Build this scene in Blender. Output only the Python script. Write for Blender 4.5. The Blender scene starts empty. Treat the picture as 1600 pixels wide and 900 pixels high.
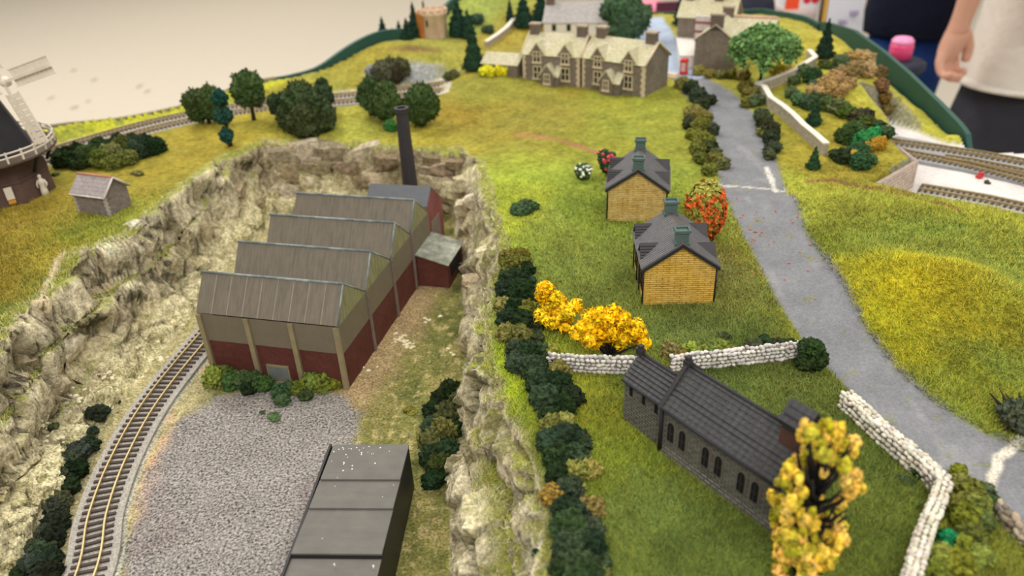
import bpy, bmesh, math, random
import numpy as np
from mathutils import Vector, Matrix

random.seed(7)
rng = np.random.default_rng(7)
S = 0.01            # all layout dimensions below are in centimetres; S turns them into metres
SC = bpy.context.scene
COL = SC.collection

# ------------------------------------------------------------------ camera
F_PX, CAM_H = 1200.0, 30.0
TH, RL = math.radians(30.0), math.radians(2.76)
FW = np.array([0, math.cos(TH), -math.sin(TH)])
_dn = -np.array([0, math.sin(TH), math.cos(TH)])
_rt = np.array([1.0, 0, 0])
CR = math.cos(RL) * _rt + math.sin(RL) * _dn
CD = -math.sin(RL) * _rt + math.cos(RL) * _dn
cam = bpy.data.cameras.new('camera')
cam.sensor_width = 36.0
cam.lens = 36.0 * F_PX / 1600.0
cam.clip_start, cam.clip_end = 0.01, 60.0
cam.dof.use_dof = True
cam.dof.focus_distance = 0.43
cam.dof.aperture_fstop = 8.6
cam_o = bpy.data.objects.new('camera', cam)
COL.objects.link(cam_o)
cam_o.matrix_world = Matrix(((CR[0], -CD[0], -FW[0], 0), (CR[1], -CD[1], -FW[1], 0),
                             (CR[2], -CD[2], -FW[2], CAM_H * S), (0, 0, 0, 1)))
SC.camera = cam_o

# ------------------------------------------------------------------ world, lamps, exposure
world = bpy.data.worlds.new('hall_light')
SC.world = world
world.use_nodes = True
bg = world.node_tree.nodes['Background']
bg.inputs['Color'].default_value = (1.0, 0.97, 0.93, 1)
bg.inputs['Strength'].default_value = 0.62


def area(name, loc, size, power, aim=(0, 0, -1), colr=(1, 0.96, 0.9)):
    li = bpy.data.lights.new(name, 'AREA')
    li.shape = 'RECTANGLE'
    li.size, li.size_y = size
    li.energy = power
    li.color = colr
    o = bpy.data.objects.new(name, li)
    COL.objects.link(o)
    o.location = loc
    o.rotation_euler = Vector(aim).to_track_quat('-Z', 'Y').to_euler()
    return o


area('hall_or_fill_lamp', (-0.9, 1.7, 2.1), (1.4, 0.5), 38, (0.3, -0.35, -1))
area('hall_or_fill_lamp', (1.2, 0.9, 2.2), (1.4, 0.5), 22, (-0.35, -0.1, -1))
area('hall_or_fill_lamp', (0.1, -1.1, 1.7), (1.8, 0.6), 38, (0, 0.75, -0.7))  # fill light added behind the camera to brighten faces turned towards it
area('hall_or_fill_lamp', (-2.6, 4.0, 2.4), (4.4, 2.4), 108)
area('hall_or_fill_lamp', (-2.0, 7.6, 2.6), (5.0, 2.0), 62)  # extra unseen light added to brighten the far floor
area('hall_or_fill_lamp', (2.2, 3.2, 2.3), (2.0, 0.8), 26)
vs = SC.view_settings
SC.display_settings.display_device = 'sRGB'
vs.view_transform = 'Standard'
vs.look = 'None'
vs.gamma = 1.0
vs.use_curve_mapping = False
vs.exposure = -0.25


# ------------------------------------------------------------------ helpers: colour, noise, geometry
def lin(r, g=None, b=None):
    if g is None:
        r, g, b = r
    f = lambda v: (v / 255 / 12.92) if v / 255 <= 0.04045 else ((v / 255 + 0.055) / 1.055) ** 2.4
    return np.array([f(r), f(g), f(b)])


def rgba(c, k=1.0):
    v = lin(*c) * k
    return (float(v[0]), float(v[1]), float(v[2]), 1.0)


def _hash(ix, iy, iz, seed):
    n = (ix * 374761393 + iy * 668265263 + iz * 2147483647 + seed * 974634757) & 0xFFFFFFFF
    n = ((n ^ (n >> 13)) * 1274126177) & 0xFFFFFFFF
    n = ((n ^ (n >> 16)) * 2246822519) & 0xFFFFFFFF
    return ((n ^ (n >> 15)) & 0xFFFFFF) / float(0xFFFFFF)


def vnoise(x, y, z=0.0, seed=0):
    """value noise in -1..1"""
    x, y = np.asarray(x, float), np.asarray(y, float)
    z = np.zeros_like(x) + z
    xi, yi, zi = np.floor(x).astype(np.int64), np.floor(y).astype(np.int64), np.floor(z).astype(np.int64)
    fx, fy, fz = x - xi, y - yi, z - zi
    fx, fy, fz = [t * t * (3 - 2 * t) for t in (fx, fy, fz)]
    out = 0
    for dx in (0, 1):
        for dy in (0, 1):
            for dz in (0, 1):
                w = (fx if dx else 1 - fx) * (fy if dy else 1 - fy) * (fz if dz else 1 - fz)
                out = out + w * _hash(xi + dx, yi + dy, zi + dz, seed)
    return out * 2 - 1


def fbm(x, y, z=0.0, octv=4, seed=0, gain=0.5):
    a, s, o = 1.0, 0.0, 0.0
    for k in range(octv):
        o = o + a * vnoise(x * 2 ** k, y * 2 ** k, (z * 2 ** k if not np.isscalar(z) else z), seed + k * 17)
        s += a
        a *= gain
    return o / s


def worley(x, y, z, seed=0):
    """distance to nearest cell point, to the second, and that cell's random value"""
    x, y, z = [np.asarray(t, float) for t in (x, y, z)]
    xi, yi, zi = [np.floor(t).astype(np.int64) for t in (x, y, z)]
    d1 = np.full(x.shape, 9.0)
    d2 = np.full(x.shape, 9.0)
    val = np.zeros(x.shape)
    fac_ = np.zeros(x.shape)
    for dx in (-1, 0, 1):
        for dy in (-1, 0, 1):
            for dz in (-1, 0, 1):
                cx, cy, cz = xi + dx, yi + dy, zi + dz
                px = cx + _hash(cx, cy, cz, seed + 1)
                py = cy + _hash(cx, cy, cz, seed + 2)
                pz = cz + _hash(cx, cy, cz, seed + 3)
                d = np.sqrt((px - x) ** 2 + (py - y) ** 2 + (pz - z) ** 2)
                v = _hash(cx, cy, cz, seed + 4)
                m = d < d1
                d2 = np.where(m, d1, np.minimum(d2, d))
                val = np.where(m, v, val)
                tilt = sum((a - c) * (_hash(cx, cy, cz, seed + 5 + q) * 2 - 1) for q, (a, c) in enumerate(((x, px), (y, py), (z, pz))))
                fac_ = np.where(m, tilt, fac_)
                d1 = np.where(m, d, d1)
    return d1, d2, val, fac_


def sstep(a, b, x):
    t = np.clip((x - a) / (b - a), 0, 1)
    return t * t * (3 - 2 * t)


def dist_poly(x, y, pts, closed=False):
    d = np.full(np.shape(x), 1e9)
    n = len(pts)
    for i in range(n if closed else n - 1):
        (ax, ay), (bx, by) = pts[i], pts[(i + 1) % n]
        vx, vy = bx - ax, by - ay
        t = np.clip(((x - ax) * vx + (y - ay) * vy) / (vx * vx + vy * vy + 1e-12), 0, 1)
        d = np.minimum(d, np.hypot(x - ax - t * vx, y - ay - t * vy))
    return d


def inside(x, y, pts):
    r = np.zeros(np.shape(x), bool)
    n = len(pts)
    for i in range(n):
        (ax, ay), (bx, by) = pts[i], pts[(i + 1) % n]
        if ay == by:
            continue
        c = ((ay > y) != (by > y)) & (x < (bx - ax) * (y - ay) / (by - ay) + ax)
        r ^= c
    return r


def sdf(x, y, pts):
    d = dist_poly(x, y, pts, True)
    return np.where(inside(x, y, pts), -d, d)


def smooth_poly(pts, n=8):
    """Catmull-Rom through points"""
    p = [np.array(q, float) for q in pts]
    p = [2 * p[0] - p[1]] + p + [2 * p[-1] - p[-2]]
    out = []
    for i in range(1, len(p) - 2):
        for k in range(n):
            t = k / n
            out.append(0.5 * ((2 * p[i]) + (-p[i - 1] + p[i + 1]) * t + (2 * p[i - 1] - 5 * p[i] + 4 * p[i + 1] - p[i + 2]) * t * t
                              + (-p[i - 1] + 3 * p[i] - 3 * p[i + 1] + p[i + 2]) * t ** 3))
    out.append(p[-2])
    return np.array(out)


# sight lines: where a line of sight meets a level, a wall or the modelled ground
def ray(px, py):
    return (px - 800) / F_PX * CR + (py - 450) / F_PX * CD + FW


def at(px, py, z):
    d = ray(px, py)
    return np.array([0, 0, CAM_H]) + (z - CAM_H) / d[2] * d


def proj(p):
    p = np.asarray(p, float) - np.array([0, 0, CAM_H])
    w = p @ FW
    return 800 + F_PX * (p @ CR) / w, 450 + F_PX * (p @ CD) / w


def at_dist(px, py, yd):
    d = ray(px, py)
    return np.array([0, 0, CAM_H]) + yd / d[1] * d


def zfor(x, y, py):
    """height above plan point (x,y) that shows at picture row py"""
    lo, hi = -100.0, 60.0
    for _ in range(50):
        m = (lo + hi) / 2
        if proj((x, y, m))[1] > py:
            lo = m
        else:
            hi = m
    return lo


# ------------------------------------------------------------------ the land: plan outlines in cm
QUARRY_BASE = [(-2.6, 8), (-3.7, 24), (-3.9, 30), (-3.8, 36), (-3.5, 42.7), (-3.9, 50), (-4.4, 57), (-5.0, 63), (-5.7, 66.2),
               (-10, 67.3), (-16, 68.4), (-20, 68.3), (-22, 66), (-23.4, 62), (-24.0, 56), (-24.3, 49), (-25, 43), (-25.3, 38),
               (-24.9, 32), (-24.2, 24), (-23.4, 8)]
QUARRY_TOP = [(1.6, 2), (1.1, 19), (0.9, 25), (-0.5, 29.7), (-1.2, 34), (-1.4, 40), (-0.3, 45), (-0.2, 49), (-1.0, 54), (-1.2, 58.4),
              (-2.0, 64), (-4.2, 70.3), (-8.5, 71), (-14.6, 73.4), (-19.6, 73.8), (-23.4, 72), (-26.3, 67), (-27.8, 58), (-28.2, 51),
              (-31, 48.5), (-30.4, 44.5), (-31, 40), (-29.8, 35.6), (-30.5, 27), (-32, 15), (-34, 2)]
RAIL_AREA = [(29.0, 55.6), (34.1, 59.9), (34.4, 64), (36, 68), (37, 73), (39.4, 76.5), (41.0, 73), (41.8, 69.5), (43.9, 68.3), (62, 66), (62, 30), (50, 34), (41, 42), (36.5, 47.2), (33.2, 51.2), (30, 53.8)]
ZR = 3.4
TUNNEL_LINE = [(37.6, 68), (37.6, 73), (38.0, 78)]
ROAD_L = smooth_poly([(18.4, 104), (18.8, 96), (19.5, 91.4), (19.6, 82), (19.6, 73.9), (18.4, 64), (17.1, 57.4), (16.3, 50), (16.0, 44.2), (15.6, 36.4), (16.4, 30), (17.9, 24.4), (19.2, 19.5), (20, 12)], 5)
ROAD_R = smooth_poly([(23.4, 12), (23.8, 20), (22.4, 24.5), (20.9, 27.1), (19.6, 30.2), (19.3, 36.1), (19.9, 45.7), (20.9, 52), (21.8, 56.9), (23.6, 65), (24.4, 73.1), (24.6, 80), (23.6, 86.2), (22.6, 90), (22.3, 96), (23.5, 104)], 5)
ROAD = [tuple(p) for p in ROAD_L] + [tuple(p) for p in ROAD_R]
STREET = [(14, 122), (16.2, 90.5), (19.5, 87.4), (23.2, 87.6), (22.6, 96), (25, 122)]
TRACK = smooth_poly([(-20.6, 10), (-20.75, 18), (-21.2, 25.5), (-22.4, 29.7), (-23.1, 34.1), (-23.2, 39.5), (-22.2, 46.8), (-20.9, 52), (-19.6, 57)], 12)
BACK_RAIL_A = smooth_poly([(-60, 45), (-55, 55), (-48.8, 65.3), (-44.9, 71.3), (-41.5, 75.9), (-36.9, 80.8), (-31.2, 84.4), (-24.4, 86.3), (-17.9, 87.2), (-12.2, 88.4), (-7.1, 90.0), (-3, 92)], 6)
BACK_EDGE = [(-80, 56), (-64, 67.5), (-47.6, 78.6), (-35.5, 87.7), (-22.4, 98.2), (-13.5, 107), (-8, 117.5), (-2, 128), (16, 128), (40, 121), (43.6, 108), (43.6, 67.2), (62, 64), (62, 6), (-80, 6)]
YARD = [(-19.0, 39.6), (-16, 41.4), (-11.2, 39.2), (-9.6, 37.4), (-9.6, 31), (-10, 8), (-19.4, 8), (-19.6, 24), (-20.6, 29), (-21.3, 33), (-21, 37)]


def bump(x, y, cx, cy, rx, ry, h, a=0.0):
    dx, dy = x - cx, y - cy
    u, v = dx * math.cos(a) + dy * math.sin(a), -dx * math.sin(a) + dy * math.cos(a)
    return h * np.exp(-(u / rx) ** 2 - (v / ry) ** 2)


def quarry_t(x, y):
    db = sdf(x, y, QUARRY_BASE)
    dt = -sdf(x, y, QUARRY_TOP)
    t = np.where(db <= 0, 0, np.where(dt <= 0, 1, db / (np.abs(db) + np.abs(dt) + 1e-9)))
    return t, db, dt


def plateau(x, y):
    p = 6.0 + 0.5 * sstep(-18, -28, x)
    p = p - 0.8 * sstep(62, 70, y) * sstep(-25, -18, x) * sstep(4, -4, x) * sstep(84, 74, y)
    p = p + bump(x, y, -41.5, 49.5, 6, 4.2, 1.9)                       # golden mound in front of the mill
    p = p - bump(x, y, -33, 45.0, 4, 3, 0.5)
    p = p + bump(x, y, -2, 90, 7, 7, 0.9) + bump(x, y, -17, 82, 10, 5, 0.4)
    p = p + bump(x, y, -13.0, 102.5, 8.0, 6.5, 2.4) + bump(x, y, 0, 124, 11, 12, 6.0)   # castle hill, green hill
    p = p + bump(x, y, 23.6, 37.6, 3.4, 5.6, 2.2, 0.62) + bump(x, y, 27.5, 33, 4.5, 4.5, 1.2)
    p = p + bump(x, y, 25.5, 47.5, 4.6, 7.5, 1.5, 0.95) + bump(x, y, 32, 41, 6, 6, 1.2)
    p = p - bump(x, y, 23.5, 53.5, 2.4, 1.6, 0.6)
    p = p + bump(x, y, 33.0, 76, 4.5, 7, 2.2) + bump(x, y, 38.5, 92, 7.5, 10, 3.0) + bump(x, y, 42.0, 79, 2.6, 6, 0.9)
    p = p + bump(x, y, 34, 108, 9, 8, 2.2)
    p = p - 2.6 * sstep(38.6, 43.6, x) * sstep(66, 72, y) * sstep(112, 100, y)
    p = p + 0.22 * fbm(x / 4, y / 4, 3.3, 3, 5) * (1 - 0.8 * near_build(x, y))
    return p


def near_build(x, y):
    m = np.zeros(np.shape(x))
    for cx, cy, r in ((9.8, 42, 6), (9, 54, 5), (9, 25, 7), (6, 88, 6), (13, 86, 6.5), (25, 92, 6), (-42, 60, 6), (-31.5, 55.6, 4)):
        m = np.maximum(m, sstep(r + 3, r - 1, np.hypot(x - cx, y - cy)))
    m = np.maximum(m, sstep(1.5, 0, sdf(x, y, ROAD)))
    return m


def strata(t, n, sharp):
    k = t * n
    b = np.floor(k)
    return (b + sstep(0.5 - sharp, 0.5 + sharp, k - b)) / n


def height(x, y):
    x, y = np.asarray(x, float), np.asarray(y, float)
    t, db, dt = quarry_t(x, y)
    P = plateau(x, y)
    # rail yard: the bare boards lie a little lower, the bank drops to them over half a centimetre
    dr = sdf(x, y, RAIL_AREA)
    P = P + (ZR - P) * sstep(0.5 + 1.3 * sstep(63, 68, y) * sstep(36, 38, x), 0.0, dr)
    # tunnel cutting
    P = P + (ZR - P) * sstep(1.9, 1.2, dist_poly(x, y, TUNNEL_LINE)) * (y < 77)
    # back railway shelf
    dbk = dist_poly(x, y, [tuple(q) for q in BACK_RAIL_A])
    P = P + (5.5 - P) * sstep(5.6, 3.6, dbk) * sstep(-3, -9, x)
    # road slightly sunk
    P = P - 0.12 * sstep(0.25, -0.1, sdf(x, y, ROAD))
    n1 = fbm(x / 3.0, y / 3.0, 0.5, 3, 11)
    left = sstep(-14, -20, x) * sstep(66, 60, y)
    tt = np.clip(t + 0.16 * n1 * np.sin(np.pi * np.clip(t, 0, 1)), 0, 1)
    # right wall: near vertical with one grassy shelf close to the camera; left wall: ledges over a talus foot
    pr_right = 0.56 * sstep(0.04, 0.36, tt) + 0.06 * sstep(0.36, 0.68, tt) + 0.38 * sstep(0.66, 0.98, tt)
    pr_far = 0.25 * sstep(0.0, 0.25, tt) + 0.75 * sstep(0.2, 0.85, tt)
    near = sstep(33, 29, y) * sstep(-12, -6, x)
    pr_left = 0.22 * sstep(0.0, 0.45, tt) + 0.78 * strata(sstep(0.34, 0.93, tt), 2, 0.3)
    pr = (pr_right * near + pr_far * (1 - near)) * (1 - left) + pr_left * left
    fl = 0.08 * fbm(x / 1.6, y / 1.6, 1.1, 3, 21)
    fl = fl * sstep(0.2, 0.8, -db) * 0 + 0.0
    h = P * pr + fl
    rubble = sstep(-0.02, 0.1, t) * sstep(0.6, 0.3, t) * left
    h = h + rubble * 0.35 * fbm(x / 1.1, y / 1.1, 4.1, 4, 31)
    return h


def hit(px, py):
    """the first point of the modelled ground on a line of sight"""
    d = ray(px, py)
    ts = np.linspace(14, 175, 1600)
    P = np.array([0, 0, CAM_H])[None, :] + ts[:, None] * d[None, :]
    below = P[:, 2] < ground_at(P[:, 0], P[:, 1])
    i = int(np.argmax(below)) if below.any() else len(ts) - 1
    i = max(i, 1)
    lo, hi = ts[i - 1], ts[i]
    for _ in range(12):
        m = (lo + hi) / 2
        q = np.array([0, 0, CAM_H]) + m * d
        if q[2] < float(ground_at(q[0], q[1])):
            hi = m
        else:
            lo = m
    return np.array([0, 0, CAM_H]) + hi * d


# ------------------------------------------------------------------ materials
MATS = {}


class NT:
    def __init__(self, name):
        self.m = bpy.data.materials.new(name)
        self.m.use_nodes = True
        self.t = self.m.node_tree
        self.b = self.t.nodes['Principled BSDF']

    def n(self, kind, **kw):
        nd = self.t.nodes.new(kind)
        for k, v in kw.items():
            if k in nd.inputs:
                nd.inputs[k].default_value = v
            else:
                setattr(nd, k, v)
        return nd

    def l(self, a, b):
        self.t.links.new(a, b)

    def math(self, op, a, b=None):
        nd = self.t.nodes.new('ShaderNodeMath')
        nd.operation = op
        for i, v in enumerate((a, b)):
            if v is None:
                continue
            if isinstance(v, (int, float)):
                nd.inputs[i].default_value = v
            else:
                self.l(v, nd.inputs[i])
        return nd.outputs[0]

    def mul_color(self, col, fac):
        nd = self.t.nodes.new('ShaderNodeVectorMath')
        nd.operation = 'SCALE'
        if isinstance(col, tuple):
            nd.inputs[0].default_value = col[:3]
        else:
            self.l(col, nd.inputs[0])
        self.l(fac, nd.inputs['Scale'])
        return nd.outputs[0]

    def noise(self, coord, scale, detail=4.0, rough=0.6):
        nd = self.n('ShaderNodeTexNoise', Scale=scale, Detail=detail, Roughness=rough)
        self.l(coord, nd.inputs['Vector'])
        return nd.outputs['Fac']

    def remap(self, v, a, b, c, d):
        nd = self.n('ShaderNodeMapRange')
        nd.inputs[1].default_value, nd.inputs[2].default_value = a, b
        nd.inputs[3].default_value, nd.inputs[4].default_value = c, d
        self.l(v, nd.inputs[0])
        return nd.outputs[0]

    def mix(self, f, a, b):
        nd = self.n('ShaderNodeMix', data_type='RGBA')
        if isinstance(f, (int, float)):
            nd.inputs[0].default_value = f
        else:
            self.l(f, nd.inputs[0])
        for i, v in ((6, a), (7, b)):
            if isinstance(v, tuple):
                nd.inputs[i].default_value = v
            else:
                self.l(v, nd.inputs[i])
        return nd.outputs[2]

    def bump(self, h, strength, dist):
        nd = self.n('ShaderNodeBump', Strength=strength, Distance=dist)
        self.l(h, nd.inputs['Height'])
        self.l(nd.outputs[0], self.b.inputs['Normal'])


def mat(name, c, rough=0.8, var=0.18, scale=300.0, bump=0.3, bdist=0.0004, metal=0.0, streak=None, stain=None, spec=0.3):
    """plain painted / cast surface: colour with grain, slight relief, optional run-down streaks and a second stain colour"""
    if name in MATS:
        return MATS[name]
    k = NT(name)
    tc = k.n('ShaderNodeTexCoord')
    co = tc.outputs['Object']
    g = k.noise(co, scale, 5)
    base = rgba(c)
    if stain:
        mp = k.n('ShaderNodeMapping')
        mp.inputs['Scale'].default_value = streak or (1, 1, 1)
        k.l(co, mp.inputs['Vector'])
        s = k.noise(mp.outputs[0], stain[1], 4, 0.65)
        base = k.mix(k.remap(s, 0.42, 0.68, 0, 1), base, rgba(stain[0]))
    col = k.mul_color(base, k.remap(g, 0.3, 0.7, 1 - var, 1 + var))
    k.l(col, k.b.inputs['Base Color'])
    k.b.inputs['Roughness'].default_value = rough
    k.b.inputs['Metallic'].default_value = metal
    k.b.inputs['Specular IOR Level'].default_value = spec
    if bump:
        k.bump(g, bump, bdist)
    MATS[name] = k.m
    return k.m


def mat_course(name, c, mortar, w, h, rough=0.85, var=0.25, gap=0.12, off=0.5, bdist=0.0003, stain=None, axis='wall', slope=1.0, strength=0.7):
    """coursed work: stones, bricks or slates, w x h in cm, laid along the wall"""
    if name in MATS:
        return MATS[name]
    k = NT(name)
    tc = k.n('ShaderNodeTexCoord')
    sp = k.n('ShaderNodeSeparateXYZ')
    k.l(tc.outputs['Object'], sp.inputs[0])
    cb = k.n('ShaderNodeCombineXYZ')
    if axis == 'wall':
        k.l(k.math('ADD', sp.outputs[0], sp.outputs[1]), cb.inputs[0])
        k.l(sp.outputs[2], cb.inputs[1])
    elif axis == 'roofx':      # ridge runs along x
        k.l(sp.outputs[0], cb.inputs[0])
        k.l(k.math('MULTIPLY', sp.outputs[2], slope), cb.inputs[1])
    elif axis == 'ribs':       # ribs run down the slope, ridge along y
        k.l(sp.outputs[2], cb.inputs[0])
        k.l(sp.outputs[1], cb.inputs[1])
    nz = k.n('ShaderNodeTexNoise', Scale=500.0, Detail=2.0)
    k.l(tc.outputs['Object'], nz.inputs['Vector'])
    wob = k.n('ShaderNodeVectorMath')
    wob.operation = 'SCALE'
    k.l(nz.outputs['Color'], wob.inputs[0])
    wob.inputs['Scale'].default_value = 0.0004 if axis == 'wall' else 0.0
    ad = k.n('ShaderNodeVectorMath')
    k.l(cb.outputs[0], ad.inputs[0])
    k.l(wob.outputs[0], ad.inputs[1])
    br = k.n('ShaderNodeTexBrick', offset=off)
    br.inputs['Color1'].default_value = rgba(c, 1 + var)
    br.inputs['Color2'].default_value = rgba(c, 1 - var)
    br.inputs['Mortar'].default_value = rgba(mortar)
    br.inputs['Scale'].default_value = 1.0 / (h * S)
    br.inputs['Brick Width'].default_value = w / h
    br.inputs['Row Height'].default_value = 1.0
    br.inputs['Mortar Size'].default_value = gap
    br.inputs['Mortar Smooth'].default_value = 0.6
    k.l(ad.outputs[0], br.inputs['Vector'])
    g = k.noise(tc.outputs['Object'], 350, 5)
    col = br.outputs['Color']
    if stain:
        s = k.noise(tc.outputs['Object'], stain[1], 4, 0.6)
        col = k.mix(k.remap(s, 0.4, 0.62, 0, stain[2]), col, rgba(stain[0]))
    k.l(k.mul_color(col, k.remap(g, 0.3, 0.7, 0.8, 1.2)), k.b.inputs['Base Color'])
    k.b.inputs['Roughness'].default_value = rough
    k.b.inputs['Specular IOR Level'].default_value = 0.3
    hh = k.math('SUBTRACT', k.math('MULTIPLY', g, 0.5), br.outputs['Fac'])
    k.bump(hh, strength, bdist)
    MATS[name] = k.m
    return k.m


def mat_tinted(name, rough=0.9, lo=0.5, hi=1.4, scale=420.0, bdist=0.0006, spec=0.15):
    """colour comes from the object itself (Object Info), broken up by grain"""
    k = NT(name)
    oi = k.n('ShaderNodeObjectInfo')
    tc = k.n('ShaderNodeNewGeometry')
    g = k.noise(tc.outputs['Position'], scale, 4)
    k.l(k.mul_color(oi.outputs['Color'], k.remap(g, 0.3, 0.7, lo, hi)), k.b.inputs['Base Color'])
    k.b.inputs['Roughness'].default_value = rough
    k.b.inputs['Specular IOR Level'].default_value = spec
    k.bump(g, 0.6, bdist)
    return k.m


def mat_land():
    k = NT('painted_land')
    a = k.n('ShaderNodeAttribute', attribute_name='paint')
    b = k.n('ShaderNodeAttribute', attribute_name='grain')     # x: gravel speckle, y: rock, z: grass
    sp = k.n('ShaderNodeSeparateXYZ')
    k.l(b.outputs['Vector'], sp.inputs[0])
    tc = k.n('ShaderNodeTexCoord')
    co = tc.outputs['Object']
    fine = k.noise(co, 700, 3, 0.7)
    mid = k.noise(co, 230, 6, 0.65)
    big = k.noise(co, 45, 4, 0.6)
    f = k.math('ADD', k.math('MULTIPLY', k.remap(fine, 0.35, 0.65, -1, 1), k.math('ADD', 0.06, k.math('MULTIPLY', sp.outputs[0], 0.75))),
               k.math('MULTIPLY', k.remap(mid, 0.35, 0.65, -1, 1), k.math('ADD', 0.05, k.math('ADD', k.math('MULTIPLY', sp.outputs[1], 0.22), k.math('MULTIPLY', sp.outputs[2], 0.25)))))
    f = k.math('ADD', f, k.math('MULTIPLY', k.remap(big, 0.35, 0.65, -1, 1), 0.1))
    pit = k.noise(co, 300, 7, 0.72)
    pit2 = k.noise(co, 95, 5, 0.65)
    base = k.mix(k.math('MULTIPLY', sp.outputs[1], k.remap(pit, 0.52, 0.68, 0, 0.6)), a.outputs['Color'], rgba((92, 82, 48)))
    base = k.mix(k.math('MULTIPLY', sp.outputs[1], k.remap(pit, 0.46, 0.34, 0, 0.75)), base, rgba((236, 226, 192)))
    base = k.mix(k.math('MULTIPLY', sp.outputs[1], k.remap(pit2, 0.54, 0.68, 0, 0.65)), base, rgba((116, 112, 66)))
    k.l(k.mul_color(base, k.math('MAXIMUM', k.math('ADD', 1.0, f), 0.12)), k.b.inputs['Base Color'])
    k.b.inputs['Roughness'].default_value = 0.92
    k.b.inputs['Specular IOR Level'].default_value = 0.12
    hh = k.math('ADD', k.math('MULTIPLY', mid, k.math('ADD', k.math('MULTIPLY', sp.outputs[1], 3.0), k.math('MULTIPLY', sp.outputs[2], 0.8))),
                k.math('MULTIPLY', fine, k.math('ADD', 0.08, sp.outputs[0])))
    k.bump(hh, 0.9, 0.0012)
    return k.m


M_LAND = mat_land()
M_LEAF = mat_tinted('ground_foam_foliage', lo=0.12, hi=2.0, scale=430.0, bdist=0.0016)  # foam grain; the wide contrast also paints self-shadow into the colour
M_ROCK = mat_tinted('cast_rock', lo=0.45, hi=1.4, scale=260.0, bdist=0.0022)
M_STONE = mat_tinted('wall_stone', lo=0.8, hi=1.15, scale=500.0, bdist=0.0004)


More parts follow.
